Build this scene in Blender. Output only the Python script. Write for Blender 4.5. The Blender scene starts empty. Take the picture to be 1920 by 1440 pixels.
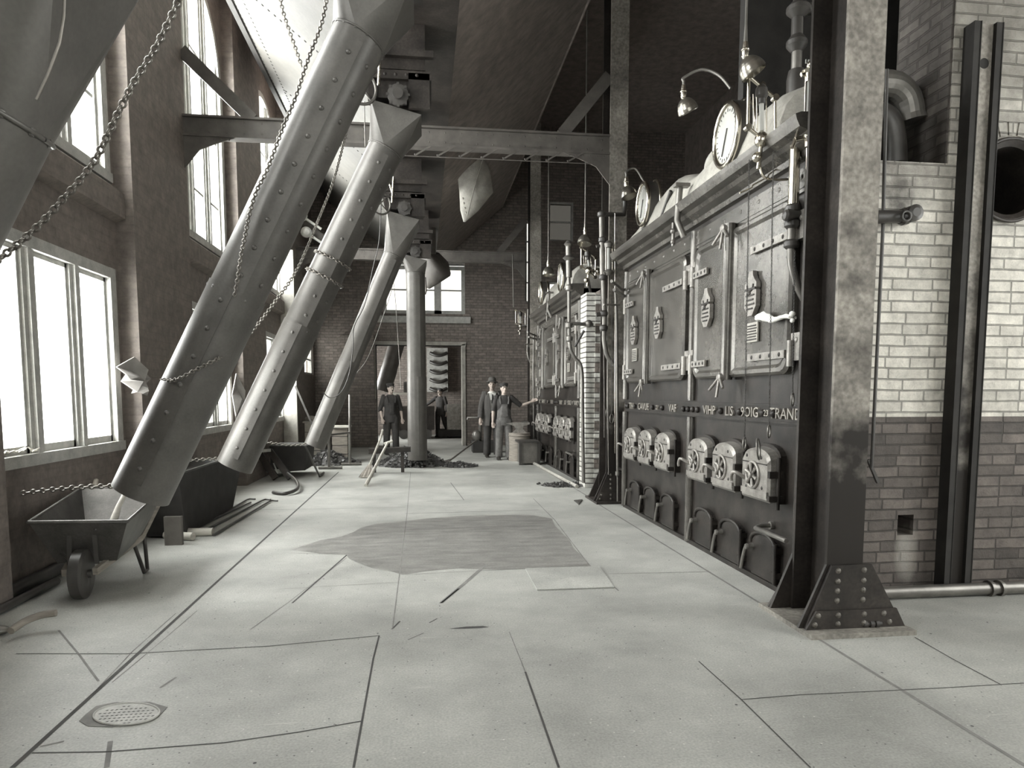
import bpy, bmesh, math, random
from mathutils import Vector, Matrix, Quaternion
rnd = random.Random(7)
V = Vector
PI = math.pi
scene = bpy.context.scene
COL = scene.collection

# ------------------------------------------------------------------ camera model (frame 1920x1440)
CF, CH = 1300.0, 1.45
TH = math.radians(5.0)
PS = math.atan(166 / CF * math.cos(TH))
CPX, CPY = 960.0, 741 + CF * math.tan(TH)
_s, _c, _st, _ct = math.sin(PS), math.cos(PS), math.sin(TH), math.cos(TH)
_R = V((_c, -_s, 0)); _F = V((_s * _ct, _c * _ct, -_st)); _U = V((_s * _st, _c * _st, _ct))
def _ray(x, y): return _F + _R * ((x - CPX) / CF) + _U * ((CPY - y) / CF)
EYE = V((0, 0, CH))
def AX(x, y, X): d = _ray(x, y); return EYE + d * (X / d.x)       # survey helpers: a sighted point on a known plane of the room
def AY(x, y, Y): d = _ray(x, y); return EYE + d * (Y / d.y)
def AZ(x, y, Z=0.0): d = _ray(x, y); return EYE + d * ((Z - CH) / d.z)

# ------------------------------------------------------------------ materials
MATS = {}
def mat(name, col, rough=0.6, metal=0.0, var=0.25, scale=6.0, bump=0.0, spec=0.5, fine=0.0, streak=None, fs=14):
    m = bpy.data.materials.new(name); m.use_nodes = True
    nt = m.node_tree; N = nt.nodes; L = nt.links
    b = N['Principled BSDF']
    b.inputs['Roughness'].default_value = rough; b.inputs['Metallic'].default_value = metal
    b.inputs['Specular IOR Level'].default_value = spec
    tc = N.new('ShaderNodeTexCoord')
    mp = N.new('ShaderNodeMapping'); L.new(tc.outputs['Object'], mp.inputs['Vector'])
    if streak: mp.inputs['Scale'].default_value = streak
    no = N.new('ShaderNodeTexNoise'); no.inputs['Scale'].default_value = scale; no.inputs['Detail'].default_value = 6
    no.inputs['Roughness'].default_value = 0.62
    L.new(mp.outputs[0], no.inputs['Vector'])
    rp = N.new('ShaderNodeValToRGB')
    lo = [max(0, c * (1 - var)) for c in col]; hi = [min(1, c * (1 + var)) for c in col]
    rp.color_ramp.elements[0].position = 0.32; rp.color_ramp.elements[1].position = 0.68
    rp.color_ramp.elements[0].color = (*lo, 1); rp.color_ramp.elements[1].color = (*hi, 1)
    L.new(no.outputs['Fac'], rp.inputs['Fac'])
    out = rp.outputs['Color']
    if fine > 0:
        n2 = N.new('ShaderNodeTexNoise'); n2.inputs['Scale'].default_value = scale * fs; n2.inputs['Detail'].default_value = 3
        L.new(tc.outputs['Object'], n2.inputs['Vector'])
        mr = N.new('ShaderNodeMapRange'); mr.inputs[1].default_value = 0.3; mr.inputs[2].default_value = 0.7
        mr.inputs[3].default_value = 1 - fine; mr.inputs[4].default_value = 1 + fine
        L.new(n2.outputs['Fac'], mr.inputs[0])
        mx = N.new('ShaderNodeMix'); mx.data_type = 'RGBA'; mx.blend_type = 'MULTIPLY'; mx.inputs[0].default_value = 1
        L.new(out, mx.inputs[6]); L.new(mr.outputs[0], mx.inputs[7]); out = mx.outputs[2]
    L.new(out, b.inputs['Base Color'])
    if bump > 0:
        bp = N.new('ShaderNodeBump'); bp.inputs['Strength'].default_value = bump; bp.inputs['Distance'].default_value = 0.02
        L.new(no.outputs['Fac'], bp.inputs['Height']); L.new(bp.outputs[0], b.inputs['Normal'])
    MATS[name] = m
    return m

def brick_mat(name, top, bottom=None, split=1.3, mortar=(0.2, 0.19, 0.18), plane='XZ', course=0.0785, length=0.225, var=0.3, bumps=0.6, mort=0.011, rough=0.7, squash=False, var2=None):
    m = bpy.data.materials.new(name); m.use_nodes = True
    nt = m.node_tree; N = nt.nodes; L = nt.links; b = N['Principled BSDF']; b.inputs['Roughness'].default_value = rough
    tc = N.new('ShaderNodeTexCoord'); sp = N.new('ShaderNodeSeparateXYZ'); cb = N.new('ShaderNodeCombineXYZ')
    L.new(tc.outputs['Object'], sp.inputs[0])
    L.new(sp.outputs['X' if plane == 'XZ' else 'Y'], cb.inputs['X']); L.new(sp.outputs['Z'], cb.inputs['Y'])
    wob = N.new('ShaderNodeTexNoise'); wob.inputs['Scale'].default_value = 5; L.new(tc.outputs['Object'], wob.inputs['Vector'])
    wv = N.new('ShaderNodeVectorMath'); wv.operation = 'MULTIPLY_ADD'
    wv.inputs[1].default_value = (0.012, 0.012, 0); L.new(wob.outputs['Color'], wv.inputs[0]); L.new(cb.outputs[0], wv.inputs[2])
    def brick(c, var=var, mk=0.36):
        t = N.new('ShaderNodeTexBrick'); L.new(wv.outputs[0], t.inputs['Vector'])
        if squash: t.squash = 0.62; t.squash_frequency = 3; t.offset = 0.37
        t.inputs['Scale'].default_value = 1; t.inputs['Brick Width'].default_value = length; t.inputs['Row Height'].default_value = course
        t.inputs['Mortar Size'].default_value = mort; t.inputs['Mortar Smooth'].default_value = 0.4; t.inputs['Bias'].default_value = 0
        t.inputs['Color1'].default_value = (*[c0 * (1 - var) for c0 in c], 1); t.inputs['Color2'].default_value = (*[min(1, c0 * (1 + var)) for c0 in c], 1)
        t.inputs['Mortar'].default_value = (*[a * mk + 0.5 * min(a * 0.8, m0) for a, m0 in zip(c, mortar)], 1) if bottom else (*mortar, 1)
        return t
    t1 = brick(top); out = t1.outputs['Color']; fac = t1.outputs['Fac']
    if bottom:
        t2 = brick(bottom, var2 or var, 0.1); mx = N.new('ShaderNodeMix'); mx.data_type = 'RGBA'
        gt = N.new('ShaderNodeMath'); gt.operation = 'GREATER_THAN'; gt.inputs[1].default_value = split
        L.new(sp.outputs['Z'], gt.inputs[0]); L.new(gt.outputs[0], mx.inputs[0]); L.new(t2.outputs['Color'], mx.inputs[6]); L.new(out, mx.inputs[7])
        out = mx.outputs[2]
    n2 = N.new('ShaderNodeTexNoise'); n2.inputs['Scale'].default_value = 9; n2.inputs['Detail'].default_value = 8; n2.inputs['Roughness'].default_value = 0.7
    L.new(tc.outputs['Object'], n2.inputs['Vector'])
    mr = N.new('ShaderNodeMapRange'); mr.inputs[1].default_value = 0.3; mr.inputs[2].default_value = 0.7; mr.inputs[3].default_value = 0.62; mr.inputs[4].default_value = 1.24
    L.new(n2.outputs['Fac'], mr.inputs[0])
    m2 = N.new('ShaderNodeMix'); m2.data_type = 'RGBA'; m2.blend_type = 'MULTIPLY'; m2.inputs[0].default_value = 1
    L.new(out, m2.inputs[6]); L.new(mr.outputs[0], m2.inputs[7]); L.new(m2.outputs[2], b.inputs['Base Color'])
    sb = N.new('ShaderNodeMath'); sb.operation = 'MULTIPLY_ADD'; sb.inputs[1].default_value = -1
    L.new(fac, sb.inputs[0]); L.new(n2.outputs['Fac'], sb.inputs[2])
    bp = N.new('ShaderNodeBump'); bp.inputs['Strength'].default_value = bumps; bp.inputs['Distance'].default_value = 0.012
    L.new(sb.outputs[0], bp.inputs['Height']); L.new(bp.outputs[0], b.inputs['Normal'])
    MATS[name] = m; return m

def glass_mat(name, tint=(0.96, 0.97, 0.96), gloss=0.06):
    m = bpy.data.materials.new(name); m.use_nodes = True
    nt = m.node_tree; N = nt.nodes; L = nt.links; N.remove(N['Principled BSDF'])
    t = N.new('ShaderNodeBsdfTransparent'); t.inputs[0].default_value = (*tint, 1)
    g = N.new('ShaderNodeBsdfGlossy'); g.inputs['Roughness'].default_value = 0.05
    mx = N.new('ShaderNodeMixShader'); mx.inputs[0].default_value = gloss
    L.new(t.outputs[0], mx.inputs[1]); L.new(g.outputs[0], mx.inputs[2]); L.new(mx.outputs[0], N['Material Output'].inputs[0])
    MATS[name] = m; return m

def floor_mat():
    m = mat('floor_plate_steel', (0.40, 0.40, 0.375), rough=0.55, var=0.17, scale=1.3, fine=0.16, spec=0.3, fs=70)
    nt = m.node_tree; N = nt.nodes; L = nt.links; b = N['Principled BSDF']
    src = b.inputs['Base Color'].links[0].from_socket
    tc = N.new('ShaderNodeTexCoord')
    vo = N.new('ShaderNodeTexVoronoi'); vo.inputs['Scale'].default_value = 7.5; L.new(tc.outputs['Object'], vo.inputs['Vector'])
    lt = N.new('ShaderNodeMath'); lt.operation = 'LESS_THAN'; lt.inputs[1].default_value = 0.055; L.new(vo.outputs['Distance'], lt.inputs[0])
    sp = N.new('ShaderNodeSeparateColor'); L.new(vo.outputs['Color'], sp.inputs[0])
    g2 = N.new('ShaderNodeMath'); g2.operation = 'GREATER_THAN'; g2.inputs[1].default_value = 0.72; L.new(sp.outputs[0], g2.inputs[0])
    an = N.new('ShaderNodeMath'); an.operation = 'MULTIPLY'; L.new(lt.outputs[0], an.inputs[0]); L.new(g2.outputs[0], an.inputs[1])
    mx = N.new('ShaderNodeMix'); mx.data_type = 'RGBA'; L.new(an.outputs[0], mx.inputs[0]); L.new(src, mx.inputs[6]); mx.inputs[7].default_value = (0.08, 0.08, 0.08, 1)
    out = mx.outputs[2]
    v2 = N.new('ShaderNodeTexVoronoi'); v2.inputs['Scale'].default_value = 30; L.new(tc.outputs['Object'], v2.inputs['Vector'])
    l2 = N.new('ShaderNodeMath'); l2.operation = 'LESS_THAN'; l2.inputs[1].default_value = 0.13; L.new(v2.outputs['Distance'], l2.inputs[0])
    s2 = N.new('ShaderNodeSeparateColor'); L.new(v2.outputs['Color'], s2.inputs[0])
    for ch, col_, th in ((0, (0.13, 0.13, 0.125, 1), 0.80), (1, (0.62, 0.62, 0.58, 1), 0.90)):
        gg_ = N.new('ShaderNodeMath'); gg_.operation = 'GREATER_THAN'; gg_.inputs[1].default_value = th; L.new(s2.outputs[ch], gg_.inputs[0])
        aa = N.new('ShaderNodeMath'); aa.operation = 'MULTIPLY'; L.new(l2.outputs[0], aa.inputs[0]); L.new(gg_.outputs[0], aa.inputs[1])
        m4 = N.new('ShaderNodeMix'); m4.data_type = 'RGBA'; L.new(aa.outputs[0], m4.inputs[0]); L.new(out, m4.inputs[6]); m4.inputs[7].default_value = col_; out = m4.outputs[2]
    nb = N.new('ShaderNodeTexNoise'); nb.inputs['Scale'].default_value = 0.55; nb.inputs['Detail'].default_value = 8; nb.inputs['Roughness'].default_value = 0.7; L.new(tc.outputs['Object'], nb.inputs['Vector'])
    rb = N.new('ShaderNodeMapRange'); rb.inputs[1].default_value = 0.35; rb.inputs[2].default_value = 0.62; rb.inputs[3].default_value = 0.80; rb.inputs[4].default_value = 1.08; L.new(nb.outputs['Fac'], rb.inputs[0])
    m5 = N.new('ShaderNodeMix'); m5.data_type = 'RGBA'; m5.blend_type = 'MULTIPLY'; m5.inputs[0].default_value = 1; L.new(out, m5.inputs[6]); L.new(rb.outputs[0], m5.inputs[7]); out = m5.outputs[2]
    # pale scuffs in two directions
    for rot, sc in ((0.9, (2.0, 34, 1)), (-0.5, (1.5, 40, 1))):
        mp = N.new('ShaderNodeMapping'); mp.inputs['Rotation'].default_value = (0, 0, rot); mp.inputs['Scale'].default_value = sc
        L.new(tc.outputs['Object'], mp.inputs['Vector'])
        n = N.new('ShaderNodeTexNoise'); n.inputs['Scale'].default_value = 1.3; n.inputs['Detail'].default_value = 2; L.new(mp.outputs[0], n.inputs['Vector'])
        mr = N.new('ShaderNodeMapRange'); mr.inputs[1].default_value = 0.68; mr.inputs[2].default_value = 0.76; mr.inputs[3].default_value = 0; mr.inputs[4].default_value = 0.28
        L.new(n.outputs['Fac'], mr.inputs[0])
        m3 = N.new('ShaderNodeMix'); m3.data_type = 'RGBA'; L.new(mr.outputs[0], m3.inputs[0]); L.new(out, m3.inputs[6]); m3.inputs[7].default_value = (0.62, 0.62, 0.58, 1)
        out = m3.outputs[2]
    L.new(out, b.inputs['Base Color'])
    return m

M_FLOOR = floor_mat()
M_SEAM = mat('plate_joint', (0.07, 0.068, 0.065), 0.9)
M_SEAM2 = mat('faint_joint', (0.2, 0.195, 0.185), 0.8)
M_STAIN = mat('damp_stain', (0.225, 0.22, 0.207), 0.42, var=0.3, scale=3.5, fine=0.15, streak=(1, 2.6, 1))
M_WALLL = brick_mat('dark_painted_brick', (0.180, 0.154, 0.135), mortar=(0.168, 0.143, 0.126), plane='YZ', bumps=0.18, var=0.07)
M_WALLE = brick_mat('dusty_brick', (0.215, 0.185, 0.164), mortar=(0.14, 0.122, 0.108), plane='XZ', bumps=0.4, var=0.2)
M_WALLR = brick_mat('two_tone_brick', (0.67, 0.64, 0.575), bottom=(0.125, 0.107, 0.095), split=1.295, mortar=(0.16, 0.15, 0.135), plane='XZ', bumps=1.0, var=0.16, mort=0.007, length=0.31, squash=True, var2=0.42)
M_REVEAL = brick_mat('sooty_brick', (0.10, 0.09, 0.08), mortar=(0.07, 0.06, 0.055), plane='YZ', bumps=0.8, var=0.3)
def stain(m, c, r, col, amt=0.8, sc=7, axes='XZ'):
    # a patch of soot or spilled lime on the brick, with a ragged outline
    nt = m.node_tree; N = nt.nodes; L = nt.links; b = N['Principled BSDF']; src = b.inputs['Base Color'].links[0].from_socket
    tc = N.new('ShaderNodeTexCoord'); sp = N.new('ShaderNodeSeparateXYZ'); L.new(tc.outputs['Object'], sp.inputs[0]); t = []
    for k, ax in enumerate(axes):
        a = N.new('ShaderNodeMath'); a.operation = 'SUBTRACT'; a.inputs[1].default_value = c[k]; L.new(sp.outputs[ax], a.inputs[0])
        d = N.new('ShaderNodeMath'); d.operation = 'DIVIDE'; d.inputs[1].default_value = r[k]; L.new(a.outputs[0], d.inputs[0])
        q = N.new('ShaderNodeMath'); q.operation = 'MULTIPLY'; L.new(d.outputs[0], q.inputs[0]); L.new(d.outputs[0], q.inputs[1]); t.append(q)
    s = N.new('ShaderNodeMath'); s.operation = 'ADD'; L.new(t[0].outputs[0], s.inputs[0]); L.new(t[1].outputs[0], s.inputs[1])
    n = N.new('ShaderNodeTexNoise'); n.inputs['Scale'].default_value = sc; n.inputs['Detail'].default_value = 7; L.new(tc.outputs['Object'], n.inputs['Vector'])
    ma = N.new('ShaderNodeMath'); ma.operation = 'MULTIPLY_ADD'; ma.inputs[1].default_value = 1.6; L.new(n.outputs['Fac'], ma.inputs[0]); L.new(s.outputs[0], ma.inputs[2])
    mr = N.new('ShaderNodeMapRange'); mr.inputs[1].default_value = 0.7; mr.inputs[2].default_value = 1.8; mr.inputs[3].default_value = amt; mr.inputs[4].default_value = 0; L.new(ma.outputs[0], mr.inputs[0])
    mx = N.new('ShaderNodeMix'); mx.data_type = 'RGBA'; L.new(mr.outputs[0], mx.inputs[0]); L.new(src, mx.inputs[6]); mx.inputs[7].default_value = (*col, 1); L.new(mx.outputs[2], b.inputs['Base Color'])
stain(M_WALLR, (3.31, 2.86), (0.16, 0.30), (0.04, 0.035, 0.03), 0.85, 9)
stain(M_WALLR, (3.50, 0.30), (0.10, 0.24), (0.45, 0.43, 0.39), 0.6, 9)
stain(M_WALLR, (4.1, 4.1), (1.2, 0.95), (0.10, 0.09, 0.075), 0.8, 4)
stain(M_WALLR, (4.15, 3.05), (0.5, 0.42), (0.08, 0.07, 0.06), 0.75, 6)
stain(M_WALLR, (3.3, 3.02), (0.5, 0.18), (0.14, 0.125, 0.11), 0.6, 6)
M_PIER = brick_mat('glazed_pale_brick', (0.72, 0.71, 0.66), mortar=(0.12, 0.11, 0.1), plane='YZ', bumps=0.4, var=0.08, rough=0.35)
M_DARK = mat('sooty_dark', (0.028, 0.026, 0.024), 0.85, var=0.3)
M_CEIL = mat('smoke_dark_ceiling', (0.20, 0.170, 0.152), 0.9)
M_BUNK = mat('bunker_plate', (0.115, 0.11, 0.10), 0.6, var=0.15, scale=2.5, fine=0.08)
M_CHUTE = mat('chute_sheet_steel', (0.10, 0.094, 0.086), 0.42, metal=0.2, var=0.18, scale=5, fine=0.08)
M_IRON = mat('black_boiler_iron', (0.024, 0.0205, 0.018), 0.40, var=0.6, scale=5, bump=0.05, spec=0.3, fine=0.2)
M_DOOR = mat('leaded_door_iron', (0.10, 0.093, 0.083), 0.27, metal=0.4, var=0.4, scale=4, bump=0.015, spec=0.8, fine=0.15)
M_FIRED = mat('ash_grey_cast_iron', (0.27, 0.255, 0.235), 0.42, metal=0.45, var=0.3, scale=14, bump=0.1, fine=0.2)
M_COLM = mat('column_steel', (0.032, 0.027, 0.0235), 0.5, var=0.55, scale=3.2, spec=0.35, fine=0.25)
M_COLP = mat('worn_column_paint', (0.24, 0.225, 0.20), 0.5, var=0.45, scale=2.6, fine=0.3)
M_BEAM = mat('beam_steel', (0.11, 0.10, 0.09), 0.55, var=0.25)
M_BRASS = mat('polished_brass', (0.62, 0.58, 0.50), 0.22, metal=1.0, var=0.1)
M_PIPE = mat('dull_steel_pipe', (0.20, 0.19, 0.175), 0.38, metal=0.6, var=0.25)
M_DPIPE = mat('black_pipe', (0.05, 0.046, 0.042), 0.4, var=0.3, spec=0.6)
M_LAG = mat('white_lagging', (0.36, 0.345, 0.31), 0.8, var=0.25, scale=5, bump=0.3, fine=0.1)
M_DIAL = mat('white_dial', (0.50, 0.50, 0.47), 0.4, var=0.04)
M_FRAME = mat('grey_window_paint', (0.40, 0.395, 0.37), 0.6, var=0.2, scale=9, fine=0.1)
M_WOOD = mat('weathered_wood', (0.24, 0.215, 0.185), 0.75, var=0.3, scale=5, streak=(1, 1, 8))
M_PALEW = mat('pale_wood', (0.48, 0.46, 0.41), 0.7, var=0.2, scale=6, streak=(1, 1, 6))
M_BARROW = mat('barrow_steel', (0.085, 0.08, 0.074), 0.45, metal=0.4, var=0.3, fine=0.15)
M_COAL = mat('coal', (0.06, 0.058, 0.056), 0.32, var=0.6, scale=20, spec=0.7)
M_RAG = mat('white_cloth', (0.80, 0.79, 0.75), 0.9, var=0.06)
M_PAPER = mat('grey_paper', (0.30, 0.285, 0.27), 0.85, var=0.15)
M_CHAIN = mat('chain_iron', (0.20, 0.185, 0.165), 0.4, metal=0.7, var=0.3)
M_SKIN = mat('skin', (0.50, 0.42, 0.37), 0.6, var=0.08)
M_CLOTHD = mat('dark_wool', (0.05, 0.047, 0.045), 0.9, var=0.3)
M_CLOTHM = mat('faded_denim', (0.13, 0.125, 0.12), 0.9, var=0.35, scale=9)
M_SHIRTW = mat('white_shirt', (0.75, 0.74, 0.70), 0.85, var=0.05)
M_HAIR = mat('dark_hair', (0.03, 0.026, 0.022), 0.7)
M_GLASS = glass_mat('window_glass')
M_TGLASS = glass_mat('tube_glass', (0.85, 0.86, 0.84), 0.2)

# ------------------------------------------------------------------ mesh builder
def frame_for(t):
    t = t.normalized(); a = V((0, 0, 1)) if abs(t.z) < 0.9 else V((1, 0, 0))
    u = t.cross(a).normalized(); return u, t.cross(u).normalized()

ORG = {}
class MB:
    def __init__(s): s.v = []; s.f = []
    def add(s, vs, fs, m=0, sm=False):
        o = len(s.v); s.v += [V(p) for p in vs]; s.f += [(tuple(i + o for i in f), m, sm) for f in fs]; return s
    def box(s, x0, x1, y0, y1, z0, z1, m=0):
        vs = [(x0, y0, z0), (x1, y0, z0), (x1, y1, z0), (x0, y1, z0), (x0, y0, z1), (x1, y0, z1), (x1, y1, z1), (x0, y1, z1)]
        return s.add(vs, [(0, 3, 2, 1), (4, 5, 6, 7), (0, 1, 5, 4), (1, 2, 6, 5), (2, 3, 7, 6), (3, 0, 4, 7)], m)
    def bar(s, a, b, w, h, m=0, up=None):
        a, b = V(a), V(b); t = (b - a).normalized(); up = V(up or ((0, 0, 1) if abs(t.z) < 0.95 else (0, 1, 0)))
        u = t.cross(up).normalized() * w / 2; w2 = u.cross(t).normalized() * h / 2
        vs = [a - u - w2, a + u - w2, a + u + w2, a - u + w2, b - u - w2, b + u - w2, b + u + w2, b - u + w2]
        return s.add(vs, [(0, 3, 2, 1), (4, 5, 6, 7), (0, 1, 5, 4), (1, 2, 6, 5), (2, 3, 7, 6), (3, 0, 4, 7)], m)
    def prism(s, poly, vec, m=0):
        n = len(poly); vec = V(vec); vs = [V(p) for p in poly] + [V(p) + vec for p in poly]
        fs = [tuple(range(n - 1, -1, -1)), tuple(range(n, 2 * n))] + [(i, (i + 1) % n, n + (i + 1) % n, n + i) for i in range(n)]
        return s.add(vs, fs, m)
    def rings(s, rs, m=0, sm=True, cap=True, close=True):
        n = len(rs[0]); vs = [p for r in rs for p in r]; fs = []
        for k in range(len(rs) - 1):
            for i in range(n if close else n - 1):
                j = (i + 1) % n; fs.append((k * n + i, k * n + j, (k + 1) * n + j, (k + 1) * n + i))
        s.add(vs, fs, m, sm)
        if cap: s.add(rs[0], [tuple(range(n - 1, -1, -1))], m); s.add(rs[-1], [tuple(range(n))], m)
        return s
    def tube(s, pts, r, n=10, m=0, cap=True, sm=True, sx=1.0):
        pts = [V(p) for p in pts]; rs = r if isinstance(r, (list, tuple)) else [r] * len(pts)
        out = []; u = None
        for i, p in enumerate(pts):
            if i == 0: t = pts[1] - p
            elif i == len(pts) - 1: t = p - pts[-2]
            else: t = (pts[i + 1] - p).normalized() + (p - pts[i - 1]).normalized()
            t = t.normalized() if t.length > 1e-9 else V((0, 0, 1))
            if u is None: u, w = frame_for(t)
            else: u = (u - t * u.dot(t)).normalized(); w = t.cross(u).normalized()
            out.append([p + (u * math.cos(2 * PI * k / n) * sx + w * math.sin(2 * PI * k / n)) * rs[i] for k in range(n)])
        return s.rings(out, m, sm, cap)
    def lathe(s, o, axis, prof, n=20, m=0, sm=True, cap=True):
        o = V(o); ax = V(axis).normalized(); u, w = frame_for(ax)
        rs = [[o + ax * h + (u * math.cos(2 * PI * k / n) + w * math.sin(2 * PI * k / n)) * max(r, 1e-4) for k in range(n)] for r, h in prof]
        for a, b in zip(rs[:-1], rs[1:]): s.rings([a, b], m, sm, False)
        if cap: s.add(rs[0], [tuple(range(n - 1, -1, -1))], m); s.add(rs[-1], [tuple(range(n))], m)
        return s
    def torus(s, c, axis, R, r, n=20, k=8, m=0, a0=0, a1=2 * PI):
        c = V(c); ax = V(axis).normalized(); u, w = frame_for(ax); full = abs(a1 - a0 - 2 * PI) < 1e-6
        rs = []
        for i in range(n + (0 if full else 1)):
            a = a0 + (a1 - a0) * i / n; d = u * math.cos(a) + w * math.sin(a)
            rs.append([c + d * (R + r * math.cos(2 * PI * j / k)) + ax * (r * math.sin(2 * PI * j / k)) for j in range(k)])
        if full: rs.append(rs[0])
        return s.rings(rs, m, True, not full)
    def ell(s, c, r, n=12, k=8, m=0):
        c = V(c); rs = []
        for i in range(k + 1):
            a = -PI / 2 + PI * i / k; q = max(math.cos(a), 0.02)
            rs.append([c + V((r[0] * q * math.cos(2 * PI * j / n), r[1] * q * math.sin(2 * PI * j / n), r[2] * math.sin(a))) for j in range(n)])
        return s.rings(rs, m, True, True)
    def bolt(s, p, axis, r, h=None, m=0, n=8):
        h = h or r * 0.7
        return s.lathe(V(p) - V(axis).normalized() * 0.004, axis, [(r, 0), (r, 0.004), (r * 0.75, h * 0.7), (r * 0.2, h)], n, m, True, True)
    def xf(s, M): s.v = [M @ p for p in s.v]; return s
    def cut(s): s.cuts = getattr(s, 'cuts', []) + [(len(s.v), len(s.f))]; return s
    def build_each(s, name, mats, parent):
        st = [(0, 0)] + getattr(s, 'cuts', []) + [(len(s.v), len(s.f))]
        for (v0, f0), (v1, f1) in zip(st[:-1], st[1:]):
            if v1 > v0:
                q = MB(); q.v = s.v[v0:v1]; q.f = [(tuple(i - v0 for i in f[0]), f[1], f[2]) for f in s.f[f0:f1]]; q.build(name, mats, parent)
    def build(s, name, mats, parent=None):
        me = bpy.data.meshes.new(name); o = ORG.get(parent, V((0, 0, 0))) if parent else V((0, 0, 0))
        me.from_pydata([p - o for p in s.v], [], [f[0] for f in s.f])
        ms = mats if isinstance(mats, (list, tuple)) else [mats]
        for m in ms: me.materials.append(m)
        me.polygons.foreach_set('material_index', [f[1] for f in s.f]); me.polygons.foreach_set('use_smooth', [f[2] for f in s.f])
        me.update()
        ob = bpy.data.objects.new(name, me); COL.objects.link(ob)
        if parent: ob.parent = parent; ORG[ob] = o
        return ob

def tag(o, label, cat, group=None, kind=None):
    o['label'] = label; o['category'] = cat
    if group: o['group'] = group
    if kind: o['kind'] = kind
    return o
def thing(name, label, cat, loc, group=None):
    o = bpy.data.objects.new(name, None); COL.objects.link(o); o.location = loc; o.empty_display_size = 0.1
    ORG[o] = V(loc); return tag(o, label, cat, group, 'thing')
def struct(name, mb, m, parent=None):
    o = mb.build(name, m, parent)
    if not parent: o['kind'] = 'structure'
    return o
def solo(mb, name, m, label, cat, group=None, kind=None): 
    # a thing that is one mesh: origin at its lowest point
    zs = min(p.z for p in mb.v); c = sum(mb.v, V()) / len(mb.v); o = V((c.x, c.y, zs))
    mb.v = [p - o for p in mb.v]; ob = mb.build(name, m); ob.location = o
    return tag(ob, label, cat, group, kind)
def dup(root, shift, label, group=None):
    def rec(o, par):
        c = o.copy(); COL.objects.link(c)
        if par: c.parent = par
        for ch in o.children: rec(ch, c)
        return c
    r = rec(root, None); r.location = root.location + V(shift); r['label'] = label
    ORG[r] = ORG.get(root, root.location) + V(shift)
    if group: r['group'] = group
    return r
def text_mesh(s, size, depth=0.006):
    cu = bpy.data.curves.new('t', 'FONT'); cu.body = s; cu.size = size; cu.extrude = depth; cu.align_x = 'CENTER'; cu.align_y = 'CENTER'; cu.resolution_u = 2
    ob = bpy.data.objects.new('t', cu); COL.objects.link(ob)
    dg = bpy.context.evaluated_depsgraph_get(); dg.update()
    me = bpy.data.meshes.new_from_object(ob.evaluated_get(dg)); bpy.data.objects.remove(ob); bpy.data.curves.remove(cu)
    vs = [v.co.copy() for v in me.vertices]; fs = [tuple(p.vertices) for p in me.polygons]; bpy.data.meshes.remove(me)
    return vs, fs
def catenary(a, b, sag, n=24):
    a, b = V(a), V(b); return [a.lerp(b, i / n) + V((0, 0, -sag * 4 * (i / n) * (1 - i / n))) for i in range(n + 1)]
def chain_mb(path, link=0.045, wire=0.006, mb=None, m=0):
    mb = mb or MB(); path = [V(p) for p in path]
    L = [0]
    for a, b in zip(path[:-1], path[1:]): L.append(L[-1] + (b - a).length)
    step = link * 0.62; n = max(2, int(L[-1] / step)); k = 0
    for i in range(n):
        d = (i + 0.5) * L[-1] / n
        while k < len(L) - 2 and L[k + 1] < d: k += 1
        a, b = path[k], path[k + 1]; t = (b - a).normalized(); p = a + t * (d - L[k])
        u, w = frame_for(t); x = u if i % 2 else w
        pts = []
        for j in range(10):
            q = 2 * PI * j / 10; pts.append(p + t * math.cos(q) * (link / 2 - wire) + x * math.sin(q) * link * 0.30)
        nrm = t.cross(x); rs = []
        for j in range(10):
            r = (pts[j] - p).normalized(); rs.append([pts[j] + (r * math.cos(z) + nrm * math.sin(z)) * wire for z in (0, PI / 2, PI, 3 * PI / 2)])
        rs.append(rs[0]); mb.rings(rs, m, True, False)
    return mb
EXPO, REAR, SIDE = 0.05, 0.6, 6
# ================================================================== SETTING
XL, YE, ZC = -3.0, 20.0, 9.0
BAY = 4.06
RS = [7.38 + BAY * k for k in range(0, 3)]; RX = 7.38 - BAY
WL = 2.25
ZL0, ZL1, ZU0, ZSP = 0.93, 2.68, 3.52, 6.08

# floor with plate joints and the damp stain as parts of its own surface
fl = MB(); fl.box(-3.3, 9.5, -5.5, 26, -0.1, 0, 0)
def seam(pts, w, z=0.0012, m=1):
    P = [AZ(x, y, 0) for x, y in pts]
    for a, b in zip(P[:-1], P[1:]):
        t = (b - a).normalized(); n = V((-t.y, t.x, 0)) * w / 2; up = V((0, 0, z))
        fl.add([a - n + up, b - n + up, b + n + up, a + n + up], [(0, 1, 2, 3)], m)
def world_seam(a, b, w, m=2):
    a, b = V((*a, 0.0011)), V((*b, 0.0011)); t = (b - a).normalized(); n = V((-t.y, t.x, 0)) * w / 2
    fl.add([a - n, b - n, b + n, a + n], [(0, 1, 2, 3)], m)
stain = [(545, 1031), (600, 1013), (640, 1006), (662, 998), (676, 990), (700, 983), (760, 977), (800, 972), (860, 968), (930, 966), (990, 965), (1035, 972), (1040, 985), (1052, 998), (1068, 1012), (1075, 1028), (1098, 1048), (1112, 1066),
         (1060, 1068), (985, 1067), (930, 1068), (860, 1066), (800, 1071), (755, 1078), (728, 1070), (700, 1066), (672, 1056), (655, 1048), (648, 1040), (600, 1038)]
fl.add([AZ(x, y, 0) + V((0, 0, 0.0006)) for x, y in stain], [tuple(range(len(stain)))][:1], 3)
seam([(23, 1440), (375, 1120), (635, 885)], 0.022)
seam([(175, 1300), (250, 1220), (330, 1150)], 0.006, m=2)
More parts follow.
